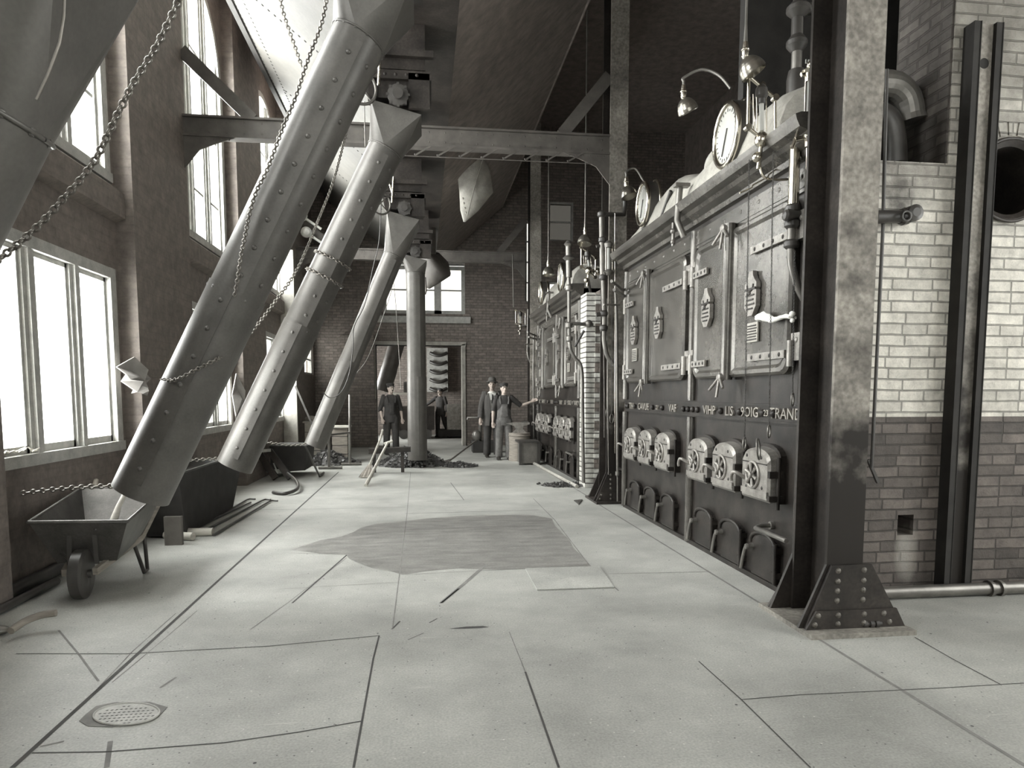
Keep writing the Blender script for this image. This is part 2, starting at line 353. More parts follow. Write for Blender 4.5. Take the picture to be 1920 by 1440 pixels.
seam([(210, 1280), (300, 1205), (370, 1145)], 0.005, m=2)
seam([(30, 1226), (240, 1226), (500, 1212), (660, 1197), (711, 1192)], 0.009)
seam([(711, 1192), (700, 1235), (663, 1440)], 0.010)
seam([(60, 1412), (200, 1410), (420, 1393), (560, 1373), (680, 1352)], 0.009)
seam([(955, 1185), (985, 1260)], 0.005, m=2); seam([(985, 1260), (1015, 1345), (1048, 1440)], 0.010)
seam([(1310, 1240), (1390, 1312), (1520, 1440)], 0.007)
seam([(1390, 1312), (1500, 1303), (1770, 1290), (1920, 1281)], 0.007)
seam([(1715, 1195), (1790, 1238), (1875, 1283)], 0.008)
seam([(770, 885), (763, 965), (750, 1070), (736, 1180)], 0.008, m=2)
seam([(760, 963), (880, 960), (1010, 956)], 0.02, m=2)
seam([(480, 956), (620, 954), (760, 951)], 0.016, m=2)
seam([(548, 1131), (600, 1085), (650, 1041)], 0.014)
seam([(470, 1180), (540, 1130), (650, 1046)], 0.005, m=2)
seam([(827, 1131), (870, 1095), (912, 1058)], 0.03, m=2); seam([(827, 1131), (860, 1104)], 0.014)
seam([(1000, 935), (1040, 975), (1105, 1060), (1160, 1108)], 0.010, m=2)
seam([(1140, 1076), (1330, 1072)], 0.008, m=2); seam([(545, 1037), (650, 1040)], 0.01, m=2)
seam([(760, 1078), (860, 1072), (985, 1067)], 0.008, m=2); seam([(520, 1105), (640, 1098), (745, 1092)], 0.005, m=2)
seam([(762, 993), (830, 992), (915, 988)], 0.012, m=2)
seam([(845, 905), (870, 938), (800, 940)], 0.014, m=2)
seam([(1010, 910), (1180, 912)], 0.02, m=2)
seam([(110, 1182), (150, 1230), (185, 1278)], 0.012, m=2)
seam([(200, 1440), (207, 1390)], 0.02, m=2); seam([(300, 1290), (330, 1270)], 0.012, m=2); seam([(75, 1400), (120, 1390)], 0.012, m=2)
seam([(735, 1180), (750, 1165)], 0.012); seam([(765, 1200), (795, 1187)], 0.006); seam([(805, 1168), (820, 1160)], 0.008)
world_seam((2.33, 2.0), (2.30, 9.0), 0.02); world_seam((2.33, 9.8), (2.3, 16), 0.02)
slit = [(843, 1179), (875, 1175), (905, 1174), (918, 1176), (900, 1178), (870, 1179)]
fl.add([AZ(x, y, 0) + V((0, 0, 0.0014)) for x, y in slit], [tuple(range(len(slit)))], 1)
struct('floor', fl, [M_FLOOR, M_SEAM, M_SEAM2, M_STAIN])
struct('ceiling', MB().box(-3.4, 9.5, -5.9, 20.4, ZC, ZC + 0.15).box(-3.3, 4.1, 20.4, 26, 3.3, 3.4), M_CEIL)

# left wall with window openings (arched above)
wl = MB(); T = 0.2
def wbox(y0, y1, z0, z1): wl.box(XL - T, XL, y0, y1, z0, z1)
prev = -5.9
for R in [RX] + RS:
    a = R - WL; r = WL / 2; cy = R - r
    wbox(prev, a, 0, ZC); wbox(a, R, 0, ZL0 if R > RX else ZU0); wbox(a, R, ZL1, ZU0); wbox(a, R, ZSP + r + 0.02, ZC)
    n = 14
    for i in range(n):
        q0, q1 = PI - PI * i / n, PI - PI * (i + 1) / n
        p0 = (cy + r * math.cos(q0), ZSP + r * math.sin(q0)); p1 = (cy + r * math.cos(q1), ZSP + r * math.sin(q1))
        wl.prism([(XL, p0[0], p0[1]), (XL, p1[0], p1[1]), (XL, p1[0], ZSP + r + 0.02), (XL, p0[0], ZSP + r + 0.02)], (-T, 0, 0))
    wl.box(XL, XL + 0.17, R + 0.09, R + 1.77, 0, ZC)          # brick pier between windows
    prev = R
wbox(prev, 18.35, 0, ZC); wbox(18.35, 19.75, 0, 2.0); wbox(18.35, 19.75, 3.2, ZC); wbox(19.75, 20.4, 0, ZC); wbox(20.4, 21.8, 0, 3.3)
wbox(21.8, 23.8, 0, 1.0); wbox(21.8, 23.8, 2.9, 3.3); wbox(23.8, 26, 0, 3.3)
struct('wall_left', wl, M_WALLL)
# sill ledges below the upper windows
for i, R in enumerate(RS, 1):
    sl = MB(); a = R - WL - 0.0
    sl.prism([(XL, a, ZU0 - 0.02), (XL + 0.1, a, ZU0 - 0.10), (XL + 0.1, a, ZU0 - 0.34), (XL, a, ZU0 - 0.38)], (0, WL + 0.07, 0))
    struct('trim_%d' % i, sl, M_WALLL)

WN = [0]
def next_window(): WN[0] += 1; return 'window_%d' % WN[0]
def side_window(R, z0, z1, arch, rear=False):
    fr = MB(); a = R - WL; x0, x1 = XL - 0.16, XL - 0.02; cy = R - WL / 2; r = WL / 2
    top = lambda y: z1 + (math.sqrt(max(0, r * r - (y - cy) ** 2)) if arch else 0)
    fr.box(x0, XL + 0.012, a, a + 0.12, z0, z1); fr.box(x0, XL + 0.012, R - 0.12, R, z0, z1)
    fr.box(x0, XL + 0.03, a, R, z0 - 0.02, z0 + 0.07)
    if not arch: fr.box(x0, XL + 0.010, a + 0.115, R - 0.115, z1 - 0.10, z1 - 0.001)
    pitch = (WL - 0.24 + 0.18) / 3
    for j in (1, 2):
        y = a + 0.12 + pitch * j - 0.18
        fr.box(x0, x1, y, y + 0.18, z0, top(y + 0.09) - 0.03); fr.box(x1, XL + 0.008, y + 0.045, y + 0.10, z0, top(y + 0.09) - 0.03)
    for j in range(3):                                      # sashes
        y = a + 0.12 + pitch * j; w = pitch - 0.18
        s0, s1 = x0 + 0.03, x1 - 0.02
        zt = min(top(y + 0.02), top(y + w - 0.02)) if arch else z1
        fr.box(s0, s1, y, y + 0.035, z0, zt); fr.box(s0, s1, y + w - 0.035, y + w, z0, zt)
        fr.box(s0, s1, y, y + w, z0 + 0.05, z0 + 0.13)
        if arch:
            for mz in (4.25, 5.2, 6.12): fr.box(s0 + 0.02, s1 - 0.02, y, y + w, mz - 0.018, mz + 0.018)
        else: fr.box(s0, s1, y, y + w, z1 - 0.14, z1 - 0.08)
    if arch:
        n = 16; out = []
        for i in range(n + 1):
            q = PI * i / n; u = V((0, math.cos(q), math.sin(q))); c = V((0, cy, z1))
            out.append([c + u * r + V((x0, 0, 0)), c + u * (r - 0.1) + V((x0, 0, 0)), c + u * (r - 0.1) + V((XL, 0, 0)), c + u * r + V((XL, 0, 0))])
        fr.rings(out, 0, False, True)
    w = struct(next_window(), fr, M_FRAME)
    g = MB()
    if arch:
        poly = [(x0 + 0.06, a + 0.02, z0 + 0.02), (x0 + 0.06, R - 0.02, z0 + 0.02)] + [(x0 + 0.06, cy + (r - 0.02) * math.cos(PI * i / 16), z1 + (r - 0.02) * math.sin(PI * i / 16)) for i in range(17)]
    else: poly = [(x0 + 0.06, a + 0.02, z0 + 0.02), (x0 + 0.06, R - 0.02, z0 + 0.02), (x0 + 0.06, R - 0.02, z1 - 0.02), (x0 + 0.06, a + 0.02, z1 - 0.02)]
    g.prism(poly, (0.005, 0, 0)); g.build('pane', M_GLASS, w)
    return w
for R in RS:
    side_window(R, ZL0, ZL1, False); side_window(R, ZU0, ZSP, True)
side_window(RX, ZU0, ZSP, True)  # unseen window, added so the chutes get light from front left
def small_window(x0, x1, y0, y1, z0, z1, axis, nm=2, gl=M_GLASS, mull=0, fw=0.05):
    fr = MB()
    def b(u0, u1, q0, q1, d=0):
        if axis == 'x': fr.box(x0 + d, x1 - d, u0, u1, q0, q1)
        else: fr.box(u0, u1, y0 + d, y1 - d, q0, q1)
    a0, a1 = (y0, y1) if axis == 'x' else (x0, x1)
    b(a0, a0 + fw, z0, z1); b(a1 - fw, a1, z0, z1); b(a0 + fw, a1 - fw, z0, z0 + fw); b(a0 + fw, a1 - fw, z1 - fw, z1)
    for i in range(1, nm + 1): b(a0, a1, z0 + (z1 - z0) * i / (nm + 1) - 0.02, z0 + (z1 - z0) * i / (nm + 1) + 0.02, 0.02)
    for i in range(1, mull + 1):
        u = a0 + (a1 - a0) * i / (mull + 1); b(u - 0.1, u + 0.1, z0, z1)
    w = struct(next_window(), fr, M_FRAME); g = MB()
    if axis == 'x': g.box((x0 + x1) / 2 - 0.003, (x0 + x1) / 2 + 0.003, y0 + 0.01, y1 - 0.01, z0 + 0.01, z1 - 0.01)
    else: g.box(x0 + 0.01, x1 - 0.01, (y0 + y1) / 2 - 0.003, (y0 + y1) / 2 + 0.003, z0 + 0.01, z1 - 0.01)
    g.build('pane', gl, w); return w
small_window(XL - 0.14, XL - 0.04, 18.35, 19.75, 2.0, 3.2, 'x', 2)
small_window(XL - 0.14, XL - 0.04, 21.8, 23.8, 1.0, 2.9, 'x', 1, mull=1)

# end wall with doorway and windows
M_FROST = glass_mat('dusty_glass', (0.62, 0.615, 0.59), 0.1)
M_FROST2 = glass_mat('grimy_glass', (0.13, 0.127, 0.12), 0.08)
holes = [(-1.32, 1.13, 0, 2.86), (-1.1, 1.2, 3.74, 5.32), (2.93, 3.4, 4.1, 6.4), (3.6, 4.32, 5.85, 6.95), (3.6, 4.1, 4.0, 4.7)]
def holed(mb, x0, x1, z0, z1, holes, y0, y1, m=0):
    xs = sorted({x0, x1} | {h[i] for h in holes for i in (0, 1)}); xs = [x for x in xs if x0 <= x <= x1]
    for a, b in zip(xs[:-1], xs[1:]):
        hs = sorted([(h[2], h[3]) for h in holes if h[0] <= a and h[1] >= b]); z = z0
        for p, q in hs:
            if p > z: mb.box(a, b, y0, y1, z, p, m)
            z = max(z, q)
        if z < z1: mb.box(a, b, y0, y1, z, z1, m)
we = MB(); holed(we, XL, 9.3, 0, ZC, holes, YE, YE + 0.4)
we.box(-2.3, -1.36, YE - 0.16, YE, 0, 3.1); we.box(-2.36, -1.3, YE - 0.24, YE - 0.16, 0, 1.35)   # brick pilaster by the doorway
struct('wall_end', we, M_WALLE)
small_window(-1.1, 1.2, YE + 0.05, YE + 0.15, 3.74, 5.08, 'y', 1, M_FROST, mull=2, fw=0.1)
small_window(-1.1, 1.2, YE + 0.05, YE + 0.15, 5.1, 5.32, 'y', 0, M_FROST2, mull=2)
small_window(2.93, 3.4, YE + 0.05, YE + 0.15, 4.1, 6.4, 'y', 3, M_FROST)
small_window(3.6, 4.32, YE + 0.05, YE + 0.15, 5.85, 6.95, 'y', 1, M_FROST2)
small_window(3.6, 4.1, YE + 0.05, YE + 0.15, 4.0, 4.7, 'y', 1, M_FROST)
struct('trim_6', MB().box(-1.35, 1.35, YE - 0.1, YE, 3.48, 3.66), M_FRAME)
dj = MB(); dj.box(1.10, 1.20, YE - 0.06, YE + 0.42, 0, 2.9); dj.box(-1.42, -1.32, YE - 0.06, YE + 0.42, 0, 2.9); dj.box(-1.42, 1.22, YE - 0.06, YE + 0.42, 2.86, 2.96)
struct('door_1', dj, M_LAG)
struct('wall_far', MB().box(-3.3, 4.0, 25.6, 25.9, 0, 3.3).box(3.6, 4.0, YE + 0.4, 25.6, 0, 3.3), M_WALLE)
wq = MB(); wq.box(7.6, 7.9, -5.9, -0.6, 0, ZC); wq.box(7.6, 7.9, -0.6, 3.4, 0, 1.0); wq.box(7.6, 7.9, -0.6, 3.4, 5.2, ZC); wq.box(7.6, 7.9, 3.4, 20.4, 0, ZC)
struct('wall_right', wq, M_CEIL)
small_window(7.7, 7.8, -0.6, 3.4, 1.0, 5.2, 'x', 3, M_GLASS, mull=2)  # unseen window, added to throw light on the brick and column
# unseen rear wall behind the camera, its windows added for fill light
wr = MB(); holed(wr, XL, 7.6, 0, ZC, [(-1.9, 1.3, 1.0, 5.6), (2.4, 5.6, 1.0, 5.6)], -5.9, -5.5)
struct('wall_rear', wr, M_WALLE)
small_window(-1.9, 1.3, -5.75, -5.65, 1.0, 5.6, 'y', 3, M_GLASS, mull=2)
small_window(2.4, 5.6, -5.75, -5.65, 1.0, 5.6, 'y', 3, M_GLASS, mull=2)

# boiler-setting brick walls (masonry of the building's fabric)
YB = 4.6
HX, HZ, HR = 4.15, 2.97, 0.285
wb = MB()
def brickpanel(x0, x1, z0, z1): wb.box(x0, x1, YB, YB + 0.45, z0, z1)
holed(wb, 2.74, 3.67, 0, 3.07, [(3.42, 3.545, 0.43, 0.58)], YB, YB + 0.45)
brickpanel(3.67, 7.5, 0, HZ - HR - 0.1); brickpanel(3.67, HX - HR - 0.1, HZ - HR - 0.1, HZ + HR + 0.1); brickpanel(HX + HR + 0.1, 7.5, HZ - HR - 0.1, HZ + HR + 0.1)
brickpanel(3.67, 7.5, HZ + HR + 0.1, 8.9)
for sgn in (1, -1):                                     # masonry around the round opening
    arc = [(HX + HR * math.cos(PI * i / 20), YB, HZ + sgn * HR * math.sin(PI * i / 20)) for i in range(21)]
    q = HR + 0.1
    for (p0, p1) in zip(arc[:-1], arc[1:]):
        wb.prism([p0, p1, (p1[0], YB, HZ + sgn * q), (p0[0], YB, HZ + sgn * q)], (0, 0.45, 0))
    for s2 in (1, -1): wb.box(min(HX + s2 * HR, HX + s2 * q), max(HX + s2 * HR, HX + s2 * q), YB, YB + 0.45, min(HZ, HZ + sgn * q), max(HZ, HZ + sgn * q))
wb.box(3.42, 3.545, YB + 0.2, YB + 0.44, 0.43, 0.58, 1)
for i in range(-6, 7):                                  # soldier bricks over the opening
    a = PI / 2 + i * 0.21; d = V((math.cos(a), 0, math.sin(a))); n_ = V((-d.z, 0, d.x)); c = V((HX, YB - 0.008, HZ))
    wb.prism([c + d * 0.31 - n_ * 0.026, c + d * 0.31 + n_ * 0.026, c + d * 0.40 + n_ * 0.034, c + d * 0.40 - n_ * 0.034], (0, 0.05, 0))
struct('wall_front', wb, [M_WALLR, M_DARK])
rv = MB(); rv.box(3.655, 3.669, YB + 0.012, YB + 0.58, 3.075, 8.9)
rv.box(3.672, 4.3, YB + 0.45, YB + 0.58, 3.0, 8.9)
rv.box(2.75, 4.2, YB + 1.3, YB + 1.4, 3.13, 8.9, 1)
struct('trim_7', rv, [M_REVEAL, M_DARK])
wm = MB(); wm.box(2.72, 7.5, 10.62, 11.0, 0, 3.07)
wm.box(2.5, 2.64, 10.58, 10.98, 0, 3.02, 1)
z = 0.0; i = 0
while z < 2.98:
    w = 0.15 if i % 2 else 0.03
    wm.box(2.64, 2.70 + w, 10.56, 10.98, z, z + 0.145, 1 if i % 2 else 0); z += 0.15; i += 1
struct('wall_middle', wm, [M_WALLE, M_PIER])

# ------------------------------------------------------------------ steel frame
M_RIVET = mat('rubbed_rivet', (0.13, 0.12, 0.105), 0.4, metal=0.4)
def column(y, label, group=None):
    t = thing('steel_column', label, 'column', (2.57, y + 0.2, 0)); b = MB()
    b.box(2.43, 2.665, y, y + 0.025, 0.03, ZC - 0.02); b.box(2.43, 2.665, y + 0.375, y + 0.40, 0.03, ZC - 0.02, 1); b.box(2.555, 2.575, y + 0.025, y + 0.375, 0.03, ZC - 0.02, 1)  # back flange and web coloured dark for the shade in the recess
    for s in (2.45, 2.68): 
        for zz in (y, y + 0.4): pass
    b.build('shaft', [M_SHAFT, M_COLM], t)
    MB().box(2.27, 2.95, y - 0.13, y + 0.53, 0, 0.03).build('base_plate', M_COLP if y < 5 else M_COLM, t)
    for q, f in ((y - 0.025, -1), (y + 0.40, 1)):
        g = MB(); g.prism([(2.29, q, 0.03), (2.93, q, 0.03), (2.71, q, 0.42), (2.45, q, 0.42)], (0, 0.025, 0))
        yy = q - 0.001 if f < 0 else q + 0.026
        g.prism([(2.285, min(yy, yy + f * 0.018), 0.03), (2.935, min(yy, yy + f * 0.018), 0.03), (2.875, min(yy, yy + f * 0.018), 0.145), (2.35, min(yy, yy + f * 0.018), 0.145)], (0, 0.018, 0))
        for rx in (2.49, 2.66):
            for rz in (0.20, 0.26, 0.32, 0.385): g.bolt((rx, q if f < 0 else q + 0.025, rz), (0, f, 0), 0.019, None, 1)
        for rx, rz in ((2.36, 0.115), (2.49, 0.115), (2.66, 0.115), (2.79, 0.115), (2.34, 0.06), (2.49, 0.06), (2.66, 0.06), (2.83, 0.06)): g.bolt((rx, yy + f * 0.018, rz), (0, f, 0), 0.019, None, 1)
        g.build('gusset_plate', [M_COLM, M_RIVET], t)
    s = MB()
    for sx in (2.43, 2.665):
        sg = -1 if sx < 2.5 else 1
        s.prism([(sx, y + 0.0, 0.03), (sx + sg * 0.17, y + 0.0, 0.03), (sx, y + 0.0, 0.42)], (0, 0.02, 0)); s.cut()
    s.build_each('side_gusset', M_COLM, t)
    return t
# worn paint above, darker below, with an uneven edge
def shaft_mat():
    m = mat('column_paint_dark_below', (0.27, 0.25, 0.222), 0.62, spec=0.25, var=0.4, scale=2.4, fine=0.3); nt = m.node_tree; N = nt.nodes; L = nt.links; b = N['Principled BSDF']
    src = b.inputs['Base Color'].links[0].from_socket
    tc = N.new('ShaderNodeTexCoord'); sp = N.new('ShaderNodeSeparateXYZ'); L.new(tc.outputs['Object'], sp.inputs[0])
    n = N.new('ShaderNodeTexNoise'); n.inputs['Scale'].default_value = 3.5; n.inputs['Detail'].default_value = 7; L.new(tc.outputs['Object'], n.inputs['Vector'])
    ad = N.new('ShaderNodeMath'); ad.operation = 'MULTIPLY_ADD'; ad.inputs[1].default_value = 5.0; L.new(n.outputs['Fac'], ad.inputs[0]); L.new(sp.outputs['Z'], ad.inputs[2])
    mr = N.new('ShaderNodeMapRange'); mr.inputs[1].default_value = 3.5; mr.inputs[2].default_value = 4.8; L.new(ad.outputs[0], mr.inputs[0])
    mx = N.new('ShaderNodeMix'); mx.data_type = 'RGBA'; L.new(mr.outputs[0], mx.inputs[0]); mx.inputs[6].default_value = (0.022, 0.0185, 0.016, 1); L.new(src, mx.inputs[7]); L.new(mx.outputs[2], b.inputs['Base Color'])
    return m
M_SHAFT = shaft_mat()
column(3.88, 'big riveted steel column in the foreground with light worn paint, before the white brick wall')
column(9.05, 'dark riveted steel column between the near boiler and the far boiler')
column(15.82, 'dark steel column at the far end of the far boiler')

def frame_beam(y, z, label, lat=True, x0=-2.83, x1=2.43):
    t = thing('roof_beam', label, 'beam', (0, y, z)); b = MB()
    b.box(x0, x1, y - 0.06, y + 0.10, z + 0.10, z + 0.125); b.box(x0, x1, y - 0.06, y + 0.10, z - 0.125, z - 0.10); b.box(x0, x1, y - 0.02, y, z - 0.1, z + 0.1)
    n = 26
    for i in range(n):
        xx = x0 + 0.1 + (x1 - x0 - 0.2) * i / (n - 1); b.bolt((xx, y - 0.02, z + 0.06), (0, -1, 0), 0.013); b.bolt((xx, y - 0.02, z - 0.06), (0, -1, 0), 0.013)
    b.build('girder', M_BEAM, t)
    if lat:
        l = MB(); k = 9
        for i in range(k):
            xa = -0.35 + 2.5 * i / k; l.bar((xa, y - 0.05, z - 0.24), (xa + 0.2, y - 0.05, z - 0.12), 0.012, 0.02)
            l.bolt((xa, y - 0.06, z - 0.23), (0, -1, 0), 0.012)
        l.tube([(-0.5, y - 0.05, z - 0.25), (2.2, y - 0.05, z - 0.25)], 0.006, 6); l.build('lacing', M_BEAM, t)
    for sx, ex, s in ((x0, x0 + 0.8, 1), (x1, x1 - 0.62, -1)):
        k = MB(); k.bar((sx, y + 0.02, z + 0.88), (ex, y + 0.02, z + 0.12), 0.15, 0.05, up=(0, 1, 0)); k.build('knee_brace', M_BEAM, t)
        g = MB(); g.prism([(sx, y - 0.04, z - 0.12), (sx + s * 0.62, y - 0.04, z - 0.12), (sx + s * 0.40, y - 0.04, z - 0.19), (sx + s * 0.18, y - 0.04, z - 0.28), (sx, y - 0.04, z - 0.5)], (0, 0.02, 0))
        for q in range(6): g.bolt((sx + s * (0.08 + 0.09 * q), y - 0.04, z - 0.15), (0, -1, 0), 0.012)
        g.build('gusset_plate', M_BEAM, t)
    return t
frame_beam(9.1, 4.68, 'riveted cross beam with lattice hangers spanning behind the second slanting chute')
frame_beam(16.6, 4.68, 'pale cross beam farther back, seen behind the third slanting chute', lat=False)
pc = thing('wall_post', 'pale steel post against the left wall with a diagonal stay', 'post', (-2.78, 15.4, 0))
MB().box(-2.99, -2.70, 15.4, 15.5, 0.02, 4.5).build('shaft', M_LAG, pc)
MB().bar((-2.72, 15.38, 1.65), (-2.28, 15.38, 0.55), 0.02, 0.04).build('stay', M_DPIPE, pc)

# ------------------------------------------------------------------ coal bunker overhead
bk = thing('coal_bunker', 'pale riveted steel coal bunker slung under the roof above the chutes', 'bunker', (0, 8, 4.75))
LX, LZ, BX, BZ = -2.45, 6.62, -0.36, 4.98
y0, y1 = -3.0, 19.6
b = MB()
def slab(a, c, th):
    n = V((c[0] - a[0], 0, c[1] - a[1])).normalized(); n = V((-n.z, 0, n.x)) * th
    p = [V((a[0], y0, a[1])), V((c[0], y0, c[1])), V((c[0], y0, c[1])) + n, V((a[0], y0, a[1])) + n]; return p
b.prism(slab((LX, LZ), (BX, BZ), 0.03), (0, y1 - y0, 0)); b.build('left_plate', M_BUNK, bk)
b = MB(); b.box(BX, -BX, y0, y1, BZ - 0.01, BZ + 0.02); b.build('bottom_plate', M_COLM, bk)
b = MB(); b.prism(slab((-BX, BZ), (2.2, LZ), 0.03), (0, y1 - y0, 0)); b.build('right_plate', M_CEIL, bk)
b = MB(); b.box(LX - 0.03, LX, y0, y1, LZ - 0.02, ZC - 0.02); b.box(2.2, 2.23, y0, y1, LZ, ZC - 0.02); b.build('side_plate', M_CEIL, bk)
b = MB()
dn = V((BX - LX, 0, BZ - LZ)); ln = dn.length; dn.normalize(); nn = V((dn.z, 0, -dn.x))
if nn.z > 0: nn = -nn
yy = 2.0
while yy < 17:
    for off in (0.06, 0.30): b.bolt(V((LX, yy, LZ)) + dn * off, nn, 0.018)
    yy += 0.11
for ys in (3.1, 6.15, 9.2, 12.2, 15.2):
    for i in range(24): b.bolt(V((LX, ys, LZ)) + dn * (0.35 + 0.09 * i), nn, 0.02)
b.bar(V((LX, y0, LZ)) + nn * 0.02, V((LX, y1, LZ)) + nn * 0.02, 0.12, 0.03, up=(0.5, 0, 0.8))
b.build('rivets', M_DARK, bk)
# ================================================================== CHUTES
def chute(y, p0, p1, D, label, hoodtop=None, rows=True, Z_to=None, gear=True, joint=0.45):
    P0, P1 = AY(*p0, y), AY(*p1, y)
    t = thing('coal_chute', label, 'chute', P1)
    d = (P1 - P0).normalized(); r = D / 2; u, w = frame_for(d); L = (P1 - P0).length
    def ring(p, rr, n=32, nrm=None):
        if nrm is None: a, b2 = u, w
        else: a, b2 = frame_for(nrm)
        return [p + (a * math.cos(2 * PI * k / n) + b2 * math.sin(2 * PI * k / n)) * rr for k in range(n)]
    b = MB(); pj = P0.lerp(P1, joint)
    b.rings([ring(P0, r), ring(pj, r * 1.0)], 0, True, False); b.rings([ring(pj, r * 0.965), ring(P1, r * 0.965)], 0, True, False)
    b.rings([ring(pj, r), ring(pj, r * 0.965)], 0, False, False)
    b.rings([ring(P0, r * 0.96), ring(P0 + d * 0.6, r * 0.95)], 1, True, False); b.rings([ring(P0, r), ring(P0, r * 0.96)], 0, False, False)
    b.build('pipe', [M_CHUTE, M_DARK], t)
    b = MB(); toc = V((0, -1, 0)); sd = toc - d * toc.dot(d); sd.normalize(); cr = d.cross(sd)
    for ang, lo, hi, seamw in ((0.15, joint, 0.98, True), (0.95, joint, 0.98, False), (-0.1, 0.03, joint, True)):
        rad = (sd * math.cos(ang) + cr * math.sin(ang)).normalized()
        rr = r if hi <= joint + 0.01 else r * 0.965
        if rows:
            n = max(3, int((hi - lo) * L / 0.19))
            for i in range(n): b.bolt(P0.lerp(P1, lo + (hi - lo) * (i + 0.5) / n) + rad * rr, rad, 0.018, 0.016)
        if seamw:
            tq = d.cross(rad); b.bar(P0.lerp(P1, lo) + rad * rr * 0.995 + tq * 0.03, P0.lerp(P1, hi) + rad * rr * 0.995 + tq * 0.03, 0.05, 0.005, up=rad)
    for i in range(10):
        a = 2 * PI * i / 10; b.bolt(pj - d * 0.04 + (u * math.cos(a) + w * math.sin(a)) * r, u * math.cos(a) + w * math.sin(a), 0.011)
    b.build('seam', M_CHUTE, t)
    if hoodtop is not None:
        H = hoodtop if isinstance(hoodtop, V) else AY(*hoodtop, y)
        hx, hy = 0.24, 0.28; n = 32
        ex = V((1, 0, 0)) - d * d.x
        if ex.length < 0.3: ex = V((0, 0, -1)) + d * d.z
        ex.normalize(); ey = (V((0, 1, 0)) - d * d.y).normalized()
        rr0 = [P1 + (ex * math.cos(2 * PI * k / n) + ey * math.sin(2 * PI * k / n)) * r * 0.965 for k in range(n)]
        cs_ = [H + V((sx * hx, sy * hy, -0.25 * sx * hx)) for sx, sy in ((1, 1), (-1, 1), (-1, -1), (1, -1))]
        hb = MB()
        for q in range(4):
            k0 = q * n // 4
            hb.add(rr0[k0:k0 + n // 4] + [rr0[(k0 + n // 4) % n], cs_[q]], [(i, i + 1, n // 4 + 1) for i in range(n // 4)], 0, True)
            hb.add([rr0[(k0 + n // 4) % n], cs_[(q + 1) % 4], cs_[q]], [(0, 1, 2)], 0)
        hb.build('hood', M_CHUTE, t)
        hb = MB(); 
        for i in range(14):
            a = 2 * PI * i / 14; e = (u * math.cos(a) + w * math.sin(a)); hb.bolt(P1 + e * r * 0.97, e, 0.014)
        hb.tube([rr0[i] + (rr0[i] - P1) * 0.01 for i in range(32)] + [rr0[0]], 0.008, 6, cap=False); hb.build('collar', M_CHUTE, t)
        if gear:
            g = MB(); g.box(H.x - 0.30, H.x + 0.34, y - 0.33, y + 0.33, H.z + 0.24, H.z + 0.32); g.box(H.x - 0.26, H.x + 0.30, y - 0.28, y + 0.28, H.z + 0.08, H.z + 0.24)
            g.box(H.x + 0.12, H.x + 0.32, y - 0.33, y - 0.24, H.z - 0.02, H.z + 0.30); g.box(H.x - 0.26, H.x + 0.28, y - 0.3, y + 0.3, H.z + 0.34, BZ - 0.01)
            for i in range(5): g.bolt((H.x - 0.2 + 0.1 * i, y - 0.33, H.z + 0.28), (0, -1, 0), 0.016)
            g.box(H.x - 0.36, H.x + 0.36, y - 0.36, y - 0.30, H.z + 0.44, H.z + 0.50)
            g.build('gate_housing', M_COLM, t)
            g = MB(); c = V((H.x - 0.33, y - 0.36, H.z + 0.14)); g.torus(c, (0.5, -1, 0), 0.16, 0.016, 24)
            for k in range(4):
                a = PI / 4 + k * PI / 2; uu, ww = frame_for(V((0.5, -1, 0))); g.tube([c, c + (uu * math.cos(a) + ww * math.sin(a)) * 0.16], 0.01, 6)
            g.tube([c, c + V((0, 0.1, 0))], 0.02, 8); g.build('hand_wheel', M_PIPE, t)
            g = MB(); g.tube([(H.x - 0.16, y - 0.37, H.z + 0.3), (H.x - 0.24, y - 0.42, H.z + 0.62)], 0.014, 8); g.tube([(H.x - 0.16, y - 0.37, H.z + 0.15), (H.x - 0.13, y - 0.40, H.z + 0.52)], 0.016, 8)
            g.build('lever', M_BRASS, t)
            g = MB(); c = V((H.x + 0.02, y - 0.34, H.z + 0.08)); g.lathe(c, (0, -1, 0), [(0.10, 0), (0.10, 0.03), (0.05, 0.035), (0.05, 0.07)], 20)
            for k in range(8): g.box(c.x + 0.10 * math.cos(k * PI / 4) - 0.012, c.x + 0.10 * math.cos(k * PI / 4) + 0.012, c.y - 0.035, c.y, c.z + 0.10 * math.sin(k * PI / 4) - 0.012, c.z + 0.10 * math.sin(k * PI / 4) + 0.012)
            g.build('gear', M_DPIPE, t)
    return t, P0, P1
_H2 = AY(745, 222, 7.3); _P2 = AY(722, 283, 7.3); _off = _H2 - _P2
c1, C1a, C1b = chute(4.9, (264, 926), (672, 75), 0.375, 'largest slanting round coal chute, its open end hanging over the wheelbarrow', AY(672, 75, 4.9) + _off)
c2, C2a, C2b = chute(7.3, (440, 874), (722, 283), 0.36, 'slanting coal chute, second from the front, square hood and rivet rows', (745, 222))
c3, C3a, C3b = chute(11.1, (590, 836), (738, 480), 0.325, 'slim slanting coal chute, third from the front, rope looped down its side', (757, 412), rows=False)
c4, C4a, C4b = chute(14.0, (783, 862), (779, 512), 0.385, 'vertical coal chute standing in the heap of coal', (777, 487), rows=False)
c5, C5a, C5b = chute(21.8, (718, 733), (745, 640), 0.5, 'far slanting coal chute seen through the end doorway', AY(757, 600, 21.8), rows=False, gear=False)
c0, C0a, C0b = chute(2.2, (-500, 1090), (-52, 190), 0.42, 'dark slanting coal chute crossing the top left corner, nearest of all', AY(40, -215, 2.2), rows=False)
def wire(pts, r, name, m, label, cat, n=6):
    return solo(MB().tube(pts, r, n), name, m, label, cat)
